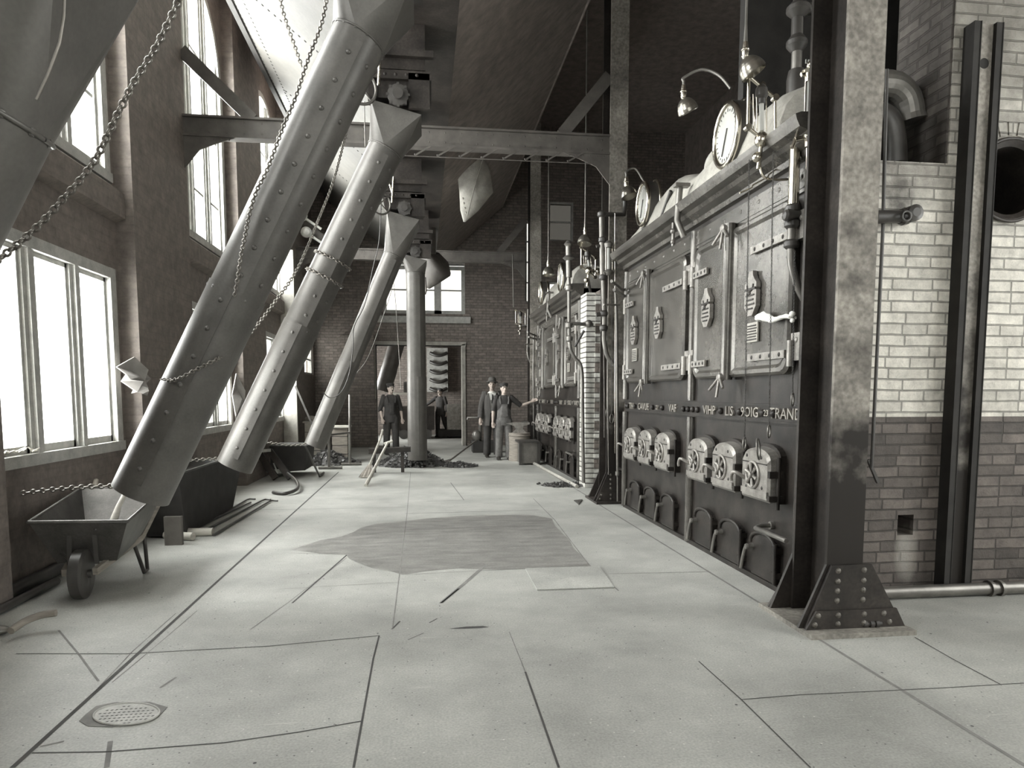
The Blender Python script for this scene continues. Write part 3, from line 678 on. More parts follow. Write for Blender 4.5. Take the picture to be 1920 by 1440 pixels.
wire([AY(122, -40, 2.0), AY(120, 30, 2.0), AY(112, 80, 2.0), AY(90, 140, 2.0), AY(68, 187, 2.0)], 0.004, 'wire', M_CHAIN, 'thin pale wire drooping in front of the dark nearest chute', 'wire')
def P(y, pts): return [AY(a, b, y) for a, b in pts]
def curve_pts(pts, k=6):
    out = []
    for i in range(len(pts) - 1):
        p0 = pts[max(i - 1, 0)]; p1, p2 = pts[i], pts[i + 1]; p3 = pts[min(i + 2, len(pts) - 1)]
        for j in range(k):
            t = j / k; out.append(0.5 * ((2 * p1) + (p2 - p0) * t + (2 * p0 - 5 * p1 + 4 * p2 - p3) * t * t + (3 * p1 - p0 - 3 * p2 + p3) * t ** 3))
    return out + [pts[-1]]
solo(chain_mb(curve_pts(P(3.0, [(640, -800), (500, -400), (352, -40), (336, 0), (292, 90), (240, 175), (178, 300), (120, 372), (60, 435), (-20, 500)])), 0.040, 0.0055), 'chain', M_CHAIN, 'heavy iron chain hanging across the left wall windows in the foreground', 'chain')
yv = 4.66
solo(chain_mb(curve_pts(P(yv, [(618, -40), (604, 40), (578, 110), (553, 185), (530, 240), (500, 320), (482, 355), (468, 400), (460, 440), (452, 480), (446, 520), (440, 555)])), 0.034, 0.005), 'chain', M_CHAIN, 'iron chain lying down the lit side of the largest slanting chute', 'chain')
solo(chain_mb(curve_pts([AY(664, 195, 6.4), AY(650, 245, 6.2), AY(625, 340, 5.9), AY(598, 410, 5.7), AY(560, 500, 5.5), AY(520, 560, 5.4), AY(470, 625, 5.3), AY(432, 664, 5.15)]) + curve_pts([AY(432, 664, 5.1), AY(410, 672, 4.72), AY(370, 692, 4.68), AY(330, 712, 4.69), AY(303, 711, 4.8)]), 0.034, 0.005), 'chain', M_CHAIN, 'long iron chain from the second chute down to a loop around the largest chute', 'chain')
solo(chain_mb(curve_pts(P(7.0, [(522, -30), (530, 20), (550, 80), (566, 125)])), 0.05, 0.006), 'chain', M_CHAIN, 'short dark chain hanging against the pale bunker plate', 'chain')
def loop_chain(P0, P1, t, r, label, link=0.05, a0=-0.6, a1=PI + 0.2, tilt=0.12):
    d = (P1 - P0).normalized(); c = P0.lerp(P1, t); u, w = frame_for(d); pts = []
    for i in range(28):
        a = a0 + (a1 - a0) * i / 27; pts.append(c + (u * math.cos(a) + w * math.sin(a)) * (r + 0.006))
    return solo(chain_mb(pts, link, 0.006), 'chain', M_CHAIN, label, 'chain')
loop_chain(C2a, C2b, 0.655, 0.18, 'chain looped around the second chute, upper of two loops', a0=0, a1=2 * PI)
loop_chain(C2a, C2b, 0.60, 0.182, 'chain looped around the second chute, lower of two loops', a0=0, a1=2 * PI)
solo(chain_mb(curve_pts(P(5.2, [(40, 925), (100, 918), (160, 913), (212, 911)])), 0.05, 0.006), 'chain', M_CHAIN, 'chain stretched along the dark wall to the mouth of the largest chute', 'chain')
solo(chain_mb(curve_pts(P(7.4, [(330, 863), (370, 862), (420, 859)])), 0.05, 0.006), 'chain', M_CHAIN, 'chain stretched along the tub to the mouth of the second chute', 'chain')
solo(chain_mb(curve_pts(P(10.9, [(498, 829), (540, 834), (574, 833)])), 0.055, 0.007), 'chain', M_CHAIN, 'chain stretched over the hand cart to the mouth of the third chute', 'chain')
solo(MB().tube(curve_pts(P(10.75, [(716, 300), (712, 440), (700, 500), (684, 570), (664, 612), (662, 650), (655, 700), (640, 735), (620, 746), (606, 736)])), 0.008, 6), 'rope', M_DPIPE, 'thin dark rope hanging in a loop down the third slanting chute', 'rope')
solo(MB().tube(curve_pts(P(13.2, [(737, 384), (735, 490), (742, 570), (748, 660), (752, 730)])), 0.007, 6), 'rope', M_PIPE, 'thin pull rope hanging straight down beside the vertical chute', 'rope')
solo(MB().tube(curve_pts(P(12.6, [(742, 380), (738, 520), (716, 600), (690, 670), (668, 700)])), 0.007, 6), 'rope', M_PIPE, 'thin slack rope running from the vertical chute toward the third chute', 'rope')
solo(MB().tube(P(7.0, [(683, 190), (684, 240), (685, 275)]), 0.006, 6), 'pull_rope', M_PIPE, 'short pull rope hanging below the hand wheel of the second chute', 'rope')
# sheet metal spouts in the gloom beyond
sp_ = MB(); yy = 12.6
prof = [((880, 285), 0.20, 0.9), ((888, 320), 0.30, 0.95), ((893, 360), 0.30, 1.0), ((880, 395), 0.16, 1.0), ((871, 416), 0.02, 1.0)]
sp_.rings([[AY(*p, yy) + V((w_ * math.cos(2 * PI * k / 20), 0.22 * math.sin(2 * PI * k / 20) * w_ * 3, 0)) for k in range(20)] for p, w_, f in prof], 0, True, True)
for q in range(4): sp_.bolt(AY(868 + 2 * q, 372 + 9 * q, yy - 0.2), (0, -1, 0), 0.02)
sp_.tube(P(yy - 0.22, [(905, 300), (890, 350), (876, 405)]), 0.012, 6)
sp_.build('hopper_spout', M_LAG, bk)
hd = MB(); yy = 15.2
hd.rings([[AY(*p, yy) + V((0.26 * f * math.cos(2 * PI * k / 18), 0.3 * f * math.sin(2 * PI * k / 18), 0.1 * f * math.sin(4 * PI * k / 18))) for k in range(18)] for p, f in (((800, 478), 1.1), ((812, 495), 1.3), ((818, 512), 1.2), ((808, 528), 0.7), ((800, 540), 0.3))], 0, True, True)
hd.tube(P(yy - 0.3, [(797, 520), (799, 545), (797, 552)]), 0.02, 8)
hd.tube([AY(800, 485, yy), V((AY(800, 485, yy).x, yy, 5.0))], 0.2, 12); hd.build('coal_gate', M_BEAM, bk)

# ================================================================== BOILER
FX = 2.6
def rrect(ya, yb, za, zb, r, x, n=6, corners=(1, 1, 1, 1)):
    out = []
    for (cy, cz, a0, f) in ((yb - r, za + r, -PI / 2, corners[0]), (yb - r, zb - r, 0, corners[1]), (ya + r, zb - r, PI / 2, corners[2]), (ya + r, za + r, PI, corners[3])):
        for i in range(n + 1):
            a = a0 + PI / 2 * i / n
            if f: out.append(V((x, cy + r * math.cos(a), cz + r * math.sin(a))))
            else: 
                sy = 1 if cy > (ya + yb) / 2 else -1; sz = 1 if cz > (za + zb) / 2 else -1
                out.append(V((x, cy + r * sy * (1 if 1 else 0), cz + r * sz)))
    return out
def arch_poly(ya, yb, za, zb, rise, x, n=12):
    c = (ya + yb) / 2; h = (yb - ya) / 2
    return [V((x, yb, za))] + [V((x, c + h * math.cos(PI * i / n), zb - rise + rise * (math.sin(PI * i / n) ** 0.7))) for i in range(n + 1)] + [V((x, ya, za))]
def inset(poly, k, x):
    c = sum(poly, V()) / len(poly); out = []
    for p in poly:
        q = p.copy(); dy, dz = p.y - c.y, p.z - c.z
        q.y -= math.copysign(min(k, abs(dy)), dy); q.z -= math.copysign(min(k, abs(dz)), dz); q.x = x; out.append(q)
    return out
def shell(mb, polys, m=0, sm=False): mb.rings(polys, m, sm, False); n = len(polys[-1]); mb.add(polys[-1], [tuple(range(n))], m); return mb

def strap(mb, y0_, y1_, z, x, flip=1, n=4, th=0.02):
    mb.box(x - th, x, min(y0_, y1_), max(y0_, y1_), z - 0.028, z + 0.028)
    for i in range(n): mb.bolt((x - th, y0_ + (y1_ - y0_) * (i + 0.5) / n, z), (-1, 0, 0), 0.017, None, 1)
    return mb
def nameplate(parent, y, z0, z1, w=0.19, small=True, x=FX - 0.062):
    h = z1 - z0; f = [(-.2, 0), (.2, 0), (.42, .16), (.5, .2), (.5, .55), (.42, .58), (.5, .62), (.5, .72), (.30, .82), (.2, .9), (.16, 1), (-.16, 1), (-.2, .9), (-.30, .82), (-.5, .72), (-.5, .62), (-.42, .58), (-.5, .55), (-.5, .2), (-.42, .16)]
    p = [V((x - 0.03, y - a * w, z0 + b_ * h)) for a, b_ in f]
    b = MB(); shell(b, [[q + V((0.035, 0, 0)) for q in p], p])
    b.box(x - 0.037, x - 0.03, y - w * 0.46, y + w * 0.46, z0 + h * 0.575, z0 + h * 0.625, 1)
    b.torus((x - 0.031, y, z0 + h * 0.70), (-1, 0, 0), 0.05, 0.008, 14, 6, 1, 0, PI)
    for i, ww in enumerate((0.36, 0.3, 0.38, 0.26)): b.box(x - 0.036, x - 0.03, y - w * ww, y + w * ww, z0 + h * (0.44 - 0.1 * i), z0 + h * (0.475 - 0.1 * i), 1)
    b.ell((x - 0.03, y + 0.02, z0 + h * 0.50), (0.012, 0.03, 0.02), 8, 5, 1); b.build('name_plate', [M_FIRED, M_IRON], parent)
    if small:
        b = MB(); b.box(x - 0.008, x + 0.005, y - w * 0.48, y + w * 0.48, z0 - 0.20, z0 - 0.05)
        for i in range(6): b.box(x - 0.011, x - 0.008, y - w * (0.42 - 0.05 * (i % 2)), y + w * (0.42 - 0.05 * (i % 2)), z0 - 0.185 + i * 0.021, z0 - 0.175 + i * 0.021, 1)
        b.build('notice_plate', [M_LAG, M_IRON], parent)

def latch(mb, y, z, x, s=1):
    mb.lathe((x, y, z), (-1, 0, 0), [(0.035, 0), (0.035, 0.04), (0.02, 0.05)], 10)
    for a in (-0.9, 0.1, 1.0): mb.tube([(x - 0.03, y, z), (x - 0.06, y - 0.17 * math.sin(a), z - s * 0.17 * math.cos(a))], 0.012, 7)

bo = thing('boiler', 'near black iron boiler front with six fire doors facing the aisle', 'boiler', (3.2, 6.56, 0))
Y0b, Y1b, YM = 4.44, 8.72, 6.48
b = MB(); b.box(FX, FX + 0.13, Y0b, Y1b, 0, 3.1); b.box(FX - 0.03, FX, Y0b, Y1b, 0, 0.04); b.build('front_plate', M_IRON, bo)
b = MB(); b.box(FX + 0.13, 6.6, 5.05, Y1b - 0.02, 0, 3.12); b.build('casing', M_DARK, bo)
b = MB()
for yy in (Y0b + 0.03, YM, Y1b - 0.03): b.tube([(FX - 0.015, yy, 0.02), (FX - 0.015, yy, 1.24)], 0.045, 12); b.tube([(FX - 0.015, yy, 1.40), (FX - 0.015, yy, 3.0)], 0.045, 12); b.cut()
b.build_each('moulding', M_DOOR, bo)
# cornice + frieze bolts
b = MB(); cp = [(2.6, 3.04), (2.56, 3.05), (2.55, 3.09), (2.49, 3.12), (2.47, 3.15), (2.41, 3.17), (2.39, 3.21), (2.38, 3.245), (2.42, 3.26), (2.62, 3.265)]
b.prism([(x, Y0b - 0.1, z) for x, z in cp], (0, Y1b - Y0b + 0.2, 0)); b.build('cornice', M_DOOR, bo)
b = MB(); b.box(FX - 0.022, FX, Y0b, Y1b, 2.83, 2.99)
n = 14
for i in range(n): b.bolt((FX - 0.022, Y0b + 0.15 + (Y1b - Y0b - 0.3) * i / (n - 1), 2.935), (-1, 0, 0), 0.018)
b.bar((FX - 0.024, Y0b, 2.86), (FX - 0.024, Y1b, 2.86), 0.008, 0.008); b.build('bolted_strip', M_DOOR, bo)
# lettered band
M_LETTER = mat('raised_letter_iron', (0.30, 0.28, 0.25), 0.45, metal=0.3)
bb = MB(); bb.box(FX - 0.02, FX, Y0b, Y1b, 1.245, 1.385); bb.box(FX - 0.032, FX, Y0b, Y1b, 1.368, 1.385); bb.box(FX - 0.032, FX, Y0b, Y1b, 1.245, 1.26)
band = bb.build('lettered_band', M_IRON, bo)
lt = MB(); RT = Matrix(((0, 0, -1), (-1, 0, 0), (0, 1, 0)))
for s_, y_ in (('TH', 8.40), ('CAVUE', 7.92), ('22', 7.44), ('VAF', 6.95), ('VIHP', 6.02), ('LIS', 5.60), ('9OIG', 5.23), ('23', 4.96), ('TRAND', 4.68)):
    vs, fs = text_mesh(s_, 0.115 if s_ not in ('22', '23') else 0.07, 0.012)
    wd = max(v.x for v in vs) - min(v.x for v in vs); mxw = 0.115 * len(s_) * 0.75
    k = 1.15
    lt.add([RT @ V((v.x * k, v.y * 1.0, v.z)) + V((FX - 0.026, y_, 1.313)) for v in vs], fs); lt.cut()
lt.build_each('lettering', M_LETTER, band)
lt = MB()
for y_ in (8.62, 8.56, 8.26, 7.6, 7.28, 6.66, 6.54, 6.42, 6.3, 5.78, 5.42, 5.02, 4.86, 4.5): lt.ell((FX - 0.03, y_, 1.313), (0.025, 0.03, 0.03), 8, 6); lt.cut()
lt.build_each('stud', M_IRON, band)
# smoke-box doors, two pairs
for (ya, ym, yb) in ((4.62, 5.60, 6.38), (6.62, 7.72, 8.60)):
    for (p, q, out) in ((ya, ym - 0.03, -1), (ym + 0.03, yb, 1)):
        cs = (0, 0, 1, 1) if out < 0 else (1, 1, 0, 0)
        o = rrect(p, q, 1.60, 2.82, 0.10, FX, corners=cs)
        b = MB(); shell(b, [o, [V((FX - 0.045, a.y, a.z)) for a in o], inset(o, 0.02, FX - 0.065), inset(o, 0.05, FX - 0.066), inset(o, 0.075, FX - 0.05)], 0, False)
        d = b.build('smoke_door', M_DOOR, bo)
        hy = p if out < 0 else q
        for zz in (1.74, 2.56):
            h = MB(); strap(h, hy + (0.02 if out < 0 else -0.02), hy + (0.58 if out < 0 else -0.34), zz, FX - 0.062)
            h.tube([(FX - 0.06, hy + (-0.03 if out < 0 else 0.03), zz - 0.09), (FX - 0.06, hy + (-0.03 if out < 0 else 0.03), zz + 0.09)], 0.028, 10)
            h.box(FX - 0.05, FX, hy - (0.13 if out < 0 else -0.01), hy + (-0.01 if out < 0 else 0.13), zz - 0.05, zz + 0.14)
            h.bolt((FX - 0.05, hy + (-0.08 if out < 0 else 0.08), zz + 0.09), (-1, 0, 0), 0.022)
            h.build('hinge', [M_FIRED, M_IRON], d)
        nameplate(d, {4.62: 5.16, 5.63: 6.02, 6.62: 7.33, 7.75: 8.2}[round(p, 2)], 2.06, 2.40, small=(round(p, 2) in (4.62, 7.75)))
    b = MB(); b.tube([(FX - 0.07, ym, 1.58), (FX - 0.07, ym, 2.86)], 0.05, 12); bar_ = b.build('lock_bar', M_DOOR, bo)
    b = MB(); latch(b, ym, 1.60, FX - 0.1, 1); latch(b, ym, 2.82, FX - 0.1, 1); b.build('latch', M_FIRED, bar_)
b = MB(); b.tube([(FX - 0.05, 8.75, 2.78), (FX - 0.32, 8.35, 2.83)], 0.02, 8); b.tube([(FX - 0.05, 8.7, 2.70), (FX - 0.3, 8.3, 2.72)], 0.02, 8); b.tube([(FX - 0.1, 8.75, 2.6), (FX - 0.35, 8.6, 2.58)], 0.012, 8)
b.build('draft_lever', M_PIPE, bo)
# fire doors
for cy in (4.93, 5.50, 6.07, 7.02, 7.60, 8.17):
    ya, yb, za, zb = cy - 0.235, cy + 0.235, 0.66, 1.09
    fd = thing_part = None
    b = MB(); o = arch_poly(ya, yb, za, zb, 0.13, FX)
    shell(b, [[V((FX, a.y + (0.03 if a.y > cy else -0.0), a.z)) for a in o], [V((FX - 0.045, a.y, a.z + 0.0)) for a in o]], 1)
    o2 = arch_poly(ya + 0.02, yb - 0.015, za + 0.015, zb - 0.025, 0.12, FX - 0.045)
    shell(b, [o2, [V((FX - 0.11, a.y, a.z - 0.01)) for a in o2], inset([V((0, a.y, a.z - 0.01)) for a in o2], 0.02, FX - 0.128)], 0)
    xf = FX - 0.128
    b.box(xf - 0.006, xf + 0.01, cy - 0.19, cy + 0.19, 0.94, 0.948, 1); b.box(xf - 0.008, xf + 0.01, cy - 0.205, cy + 0.205, 0.70, 0.745)
    for yy, zz in ((0.13, 0.99), (-0.10, 0.99), (0.13, 0.75), (-0.12, 0.765)): b.bolt((xf, cy + yy, zz), (-1, 0, 0), 0.015, None, 1)
    d = b.build('fire_door', [M_FIRED, M_IRON], bo)
    b = MB(); c = V((xf - 0.004, cy + 0.02, 0.85)); b.torus(c, (-1, 0, 0), 0.098, 0.013, 24, 8); b.lathe(c + V((0.006, 0, 0)), (-1, 0, 0), [(0.09, 0), (0.09, 0.004)], 20, 1); b.lathe(c, (-1, 0, 0), [(0.028, 0), (0.024, 0.03), (0.01, 0.035)], 10)
    for k in range(6): 
        a = k * PI / 3 + 0.3; b.tube([c + V((-0.008, 0.02 * math.cos(a), 0.02 * math.sin(a))), c + V((-0.008, 0.09 * math.cos(a), 0.09 * math.sin(a)))], [0.01, 0.018], 6)
    b.build('damper_wheel', [M_FIRED, M_IRON], d)
    b = MB(); b.tube(curve_pts([V((xf + 0.02, cy + 0.16, 0.80)), V((xf - 0.05, cy + 0.18, 0.845)), V((xf - 0.07, cy + 0.215, 0.85)), V((xf - 0.075, cy + 0.235, 0.81)), V((xf - 0.07, cy + 0.24, 0.78))]), 0.014, 8)
    b.build('handle', M_FIRED, d)
    b = MB(); b.box(xf - 0.005, FX - 0.03, cy - 0.245, cy - 0.21, 0.85, 0.90); b.box(xf - 0.005, FX - 0.03, cy - 0.245, cy - 0.21, 0.68, 0.72)
    b.tube([(FX - 0.06, cy - 0.235, 0.62), (FX - 0.06, cy - 0.235, 1.0)], 0.014, 8)
    b.build('hinge', M_IRON, d)
# ash doors
for cy in (4.93, 5.50, 6.07, 7.02, 7.60, 8.17):
    o = arch_poly(cy - 0.19, cy + 0.19, 0.05, 0.40, 0.10, FX)
    b = MB(); shell(b, [o, [V((FX - 0.035, a.y, a.z)) for a in o], inset(o, 0.02, FX - 0.045)])
    b.tube([V((FX - 0.045, a.y, a.z)) for a in o[1:-1]], 0.016, 8)
    d = b.build('ash_door', M_IRON, bo)
    b = MB(); b.lathe((FX - 0.04, cy + 0.15, 0.27), (-1, 0, 0), [(0.022, 0), (0.018, 0.05), (0.024, 0.055), (0.02, 0.07)], 10)
    b.tube(curve_pts([V((FX - 0.085, cy + 0.14, 0.275)), V((FX - 0.09, cy + 0.185, 0.255)), V((FX - 0.09, cy + 0.23, 0.16)), V((FX - 0.09, cy + 0.255, 0.07))]), 0.014, 8); b.build('handle', M_PIPE, d)
    b = MB(); b.tube([(FX - 0.05, cy - 0.205, 0.06), (FX - 0.05, cy - 0.205, 0.36)], 0.016, 8); b.box(FX - 0.055, FX, cy - 0.22, cy - 0.15, 0.29, 0.33); b.box(FX - 0.055, FX, cy - 0.22, cy - 0.15, 0.10, 0.14); b.build('hinge', M_IRON, d)
b = MB(); b.tube([(FX - 0.03, 4.86, 0.475), (FX - 0.10, 4.86, 0.475), (FX - 0.17, 4.80, 0.47), (FX - 0.17, 4.36, 0.465)], 0.017, 10); b.lathe((FX, 4.86, 0.475), (-1, 0, 0), [(0.03, 0), (0.03, 0.03)], 10); b.build('draw_bar', M_PIPE, bo)
# white lagging over the drums
b = MB(); prof = []
for i in range(26):
    yy = 4.75 + (8.55 - 4.75) * i / 25
    bump = 0.10 * math.exp(-((yy - 5.55) / 0.35) ** 2) + 0.07 * math.exp(-((yy - 7.4) / 0.4) ** 2) + 0.03 * math.sin(yy * 9) - 0.10 * math.exp(-((yy - 6.5) / 0.2) ** 2)
    e = 0.10 * min(1, (8.55 - yy) / 0.8)
    prof.append([V((2.50 + 0.33 * (1 - math.cos(PI * k / 12)) + 0.0, yy, 3.25 + (0.42 + bump) * math.sin(PI * k / 12) ** 0.8 * min(1, 0.35 + (8.7 - yy) * 0.6))) for k in range(13)])
b.rings(prof, 0, True, True, close=False); b.build('lagging', M_LAG, bo)
b = MB(); b.tube(curve_pts([V((2.66, 6.2, 3.3)), V((2.62, 6.2, 3.52)), V((2.70, 6.1, 3.62)), V((2.85, 6.0, 3.6))]), 0.075, 14); b.build('lagged_elbow', M_LAG, bo)
b = MB(); b.tube([(2.5, 7.3, 3.25), (2.52, 7.0, 3.52)], 0.02, 8); b.tube([(2.55, 7.2, 3.26), (2.6, 6.9, 3.45)], 0.015, 8); b.tube([(2.5, 7.32, 3.3), (2.7, 7.2, 3.5)], 0.015, 8); b.build('valve_spindle', M_DPIPE, bo)
b = MB(); b.tube([(2.42, YM, 3.40), (2.40, YM, 3.10), (2.47, YM, 2.95)], 0.03, 10); b.tube([(2.40, YM + 0.1, 3.10), (2.40, YM + 0.1, 2.88)], 0.016, 8); b.ell((2.40, YM + 0.1, 3.02), (0.03,) * 3); b.ell((2.40, YM + 0.1, 2.92), (0.025,) * 3); b.box(2.36, 2.5, YM - 0.06, YM + 0.02, 3.40, 3.43); b.build('sample_cock', M_PIPE, bo)
boiler2 = dup(bo, (0, 6.9, 0), 'far black iron boiler front beyond the dark column and pale brick pier')
# ================================================================== GAUGES, LAMPS AND PIPEWORK
def gauge(px, y, r, label, x=2.48):
    c = AX(px[0], px[1], x); t = thing('pressure_gauge', label, 'gauge', (x, c.y, 3.26))
    ax = V((-1, 0.03, 0.0)).normalized()
    b = MB(); b.lathe(c - ax * 0.12, ax, [(r * 0.96, 0), (r * 0.96, 0.02), (r * 0.96, 0.12)], 40)
    b.build('case', M_DPIPE, t)
    b = MB(); b.torus(c - ax * 0.12, ax, r * 1.0, 0.018, 40); b.build('back_rim', M_BRASS, t)
    b = MB(); b.lathe(c - ax * 0.015, ax, [(r * 0.82, 0), (r * 0.82, 0.02)], 40); b.build('dial', M_DIAL, t)
    b = MB(); b.torus(c + ax * 0.004, ax, r * 0.88, 0.026, 40, 10); b.build('bezel', M_BRASS, t)
    b = MB(); u, w = frame_for(ax)
    for k in range(26):
        a = 2 * PI * k / 26; e = u * math.cos(a) + w * math.sin(a); b.bar(c + ax * 0.008 + e * r * 0.66, c + ax * 0.008 + e * r * (0.76 if k % 2 else 0.72), 0.006, 0.003, up=ax)
    b.tube([c + ax * 0.012 - (u * 0.3 + w * 0.6) * r * 0.3, c + ax * 0.012 + (u * 0.3 + w * 0.6) * r * 0.9], 0.005, 6); b.build('needle', M_DPIPE, t)
    b = MB(); b.tube([c - V((0, 0, r)) - ax * 0.05, V((c.x + 0.05, c.y, 3.25))], [0.03, 0.05], 12); b.lathe((c.x + 0.05, c.y, 3.262), (0, 0, 1), [(0.09, 0), (0.09, 0.02), (0.06, 0.04)], 16)
    for k in (0.35, 0.7): b.ell((c.x + 0.02, c.y - 0.04, 3.26 + (c.z - r - 3.26) * k), (0.05, 0.05, 0.025))
    b.build('pedestal', M_DPIPE, t); return t, c
def lamp(c, label, r=0.09, tilt=(0.5, 0.1, -0.75), cord=None, arm=None):
    t = thing('shaded_lamp', label, 'lamp', c); c = V(c); ax = V(tilt).normalized()
    prof = [(0.018, -0.02)] + [(r * math.sin(PI * 0.5 * i / 8) , r * 1.35 * (1 - math.cos(PI * 0.5 * i / 8))) for i in range(1, 9)]
    b = MB(); b.lathe(c, ax, prof, 24, 0, True, False); b.lathe(c + ax * 0.004, ax, [(q * 0.95, h) for q, h in prof], 24, 0, True, False); b.build('shade', M_BRASS2, t)
    b = MB(); b.tube([c - V(ax) * 0.0, c - V((0, 0, -0.03)), c + V((0, 0, 0.10))], [0.022, 0.026, 0.018], 10); b.torus(c + V((0, 0, 0.05)), (0, 0, 1), 0.022, 0.008, 12, 6); b.build('socket', M_BRASS, t)
    if cord: b = MB(); b.tube([c + V((0, 0, 0.09)), c + V((0, 0, 0.22)), V((c.x, c.y, cord))], [0.016, 0.009, 0.009], 8); b.build('stem', M_PIPE, t)
    if arm: b = MB(); b.tube(curve_pts([c + V((0, 0, 0.09)), c + V((0, 0, 0.13)), c + V((0, 0, 0.16))] + [V(p) for p in arm]), 0.012, 8); b.build('arm', M_PIPE, t)
    return t
M_BRASS2 = mat('tarnished_lamp_metal', (0.35, 0.33, 0.29), 0.28, metal=0.9, var=0.2)
g1, gc1 = gauge((1363, 254), 5.7, 0.27, 'large round pressure gauge atop the near boiler, nearest of the four gauges')
g2, gc2 = gauge((1206, 383), 7.9, 0.25, 'round pressure gauge at the far end of the near boiler top')
l2 = lamp((2.16, gc1.y + 0.15, 3.90), 'small shaded lamp on a curved arm beside the nearest pressure gauge', 0.085, (0.4, 0.1, -0.8), arm=[(2.30, gc1.y + 0.12, 4.12), (2.42, gc1.y + 0.05, 4.05), (2.5, gc1.y, 3.93)])
l3 = lamp((2.28, gc2.y + 0.0, 3.78), 'small lamp on a thin arm beside the far gauge of the near boiler', 0.09, (0.2, -0.2, -0.8), arm=[(2.38, gc2.y, 3.98), (2.48, gc2.y, 3.85)])
for a, lb in ((g1, 'round pressure gauge atop the far boiler, nearer of its two'), (g2, 'round pressure gauge atop the far boiler, farther of its two')): dup(a, (0, 6.9, 0), lb)
pl = AY(1397, 108, 4.72)
lamp(pl, 'bright shaded lamp hanging on a rod above the near boiler', 0.09, (0.45, -0.1, -0.75), cord=5.6)
lamp(AY(1028, 500, 11.4), 'shaded lamp hanging on a rod over the far boiler, left one', 0.10, (0, -0.1, -0.9), cord=5.3)
lamp(AY(1097, 440, 9.6), 'shaded lamp hanging on a tall rod beside the dark middle column', 0.10, (-0.1, -0.2, -0.9), cord=6.6)
def rod(p, y, r, name, m, label, cat, n=8): return solo(MB().tube(P(y, p), r, n), name, m, label, cat)

def cock_linkage(pts, y, label, s=1.0):
    # pts: upper arm left/mid/right, lower arm left/mid/right (sighted), glass between
    ul, um, ur, ll, lm, lr = [AY(*q, y) for q in pts]
    t = thing('water_gauge', label, 'water gauge', lm); r = 0.012 * s
    b = MB(); b.tube([ul, ur], r * 1.1, 8); b.tube([ll, lr], r * 1.1, 8)
    for p in (ul, um, ur, ll, lr): b.lathe(p - V((0, 0.02, 0)), (0, 1, 0), [(r * 2, 0), (r * 2, 0.04)], 10)
    b.build('lever_arm', M_BRASS, t)
    b = MB(); b.tube([ul, ll], r, 8); b.tube([ur, lr], r, 8); b.build('link_rod', M_BRASS, t)
    gt = um - V((0, 0, 0.06 * s)); gb = lm + V((0, 0, 0.06 * s))
    b = MB(); b.tube([gt, gb], 0.016 * s, 10); b.build('gauge_glass', M_DIAL, t)
    b = MB()
    for dx in (-0.06, -0.035, 0.035): b.tube([gt + V((dx * s, 0.0, 0)), gb + V((dx * s, 0, 0))], 0.005 * s, 6)
    b.build('guard_rod', M_BRASS, t)
    b = MB(); b.lathe(gt - V((0, 0, 0.06 * s)), (0, 0, 1), [(0.03 * s, 0), (0.03 * s, 0.03 * s), (0.045 * s, 0.05 * s), (0.04 * s, 0.1 * s), (0.02 * s, 0.13 * s)], 14); b.build('top_fitting', M_DPIPE, t)
    b = MB(); b.ell(lm, (0.05 * s, 0.05 * s, 0.055 * s)); b.tube([lm + V((0.02, 0, 0)), lm + V((0.22 * s, 0.05, -0.01 * s))], 0.028 * s, 8); b.ell(lm + V((0.13 * s, 0.03, 0)), (0.045 * s,) * 3); b.ell(lm - V((0.03 * s, 0.0, 0.12 * s)), (0.036 * s,) * 3); b.tube([lm, lm - V((0.02 * s, 0, 0.20 * s))], 0.016 * s, 8)
    b.build('cock', M_BRASS, t)
    return t
cl = cock_linkage([(1404, 143), (1428, 161), (1453, 184), (1402, 239), (1428, 262), (1454, 280)], 4.78, 'bright water gauge with tilted lever arms on top of the near boiler')
bp_ = MB(); bp_.tube(curve_pts(P(4.78, [(1425, 300), (1426, 318), (1434, 333), (1455, 337), (1480, 336)])), 0.009, 8); bp_.build('drain_tube', M_BRASS, cl)
wg_ = cock_linkage([(1090, 464), (1102, 470), (1117, 484), (1090, 500), (1104, 508), (1116, 520)], 10.0, 'water gauge with lever arms at the near corner of the far boiler', 1.1)
MB().tube([AY(1104, 508, 10.0), AY(1104, 508, 10.0) + V((0.05, 0.3, 0)), V((2.58, 10.66, 3.03))], 0.02, 8).build('bracket', M_DPIPE, wg_)
wg_ = cock_linkage([(967, 582), (976, 584), (985, 586), (967, 607), (976, 611), (985, 612)], 16.4, 'small far water gauge with lever arms, left of the far boiler', 1.0)
MB().tube([AY(976, 611, 16.4), V((2.45, 16.2, AY(976, 611, 16.4).z))], 0.02, 8).build('bracket', M_DPIPE, wg_)
rod([(961, 478), (963, 576)], 16.4, 0.012, 'hanging_rod', M_PIPE, 'thin rod hanging down to the small far water gauge', 'rod')
solo(MB().tube(P(16.4, [(975, 612), (975, 634), (990, 634)]), 0.012, 6), 'drain_tube', M_PIPE, 'thin bent drain tube under the small far water gauge', 'tube')

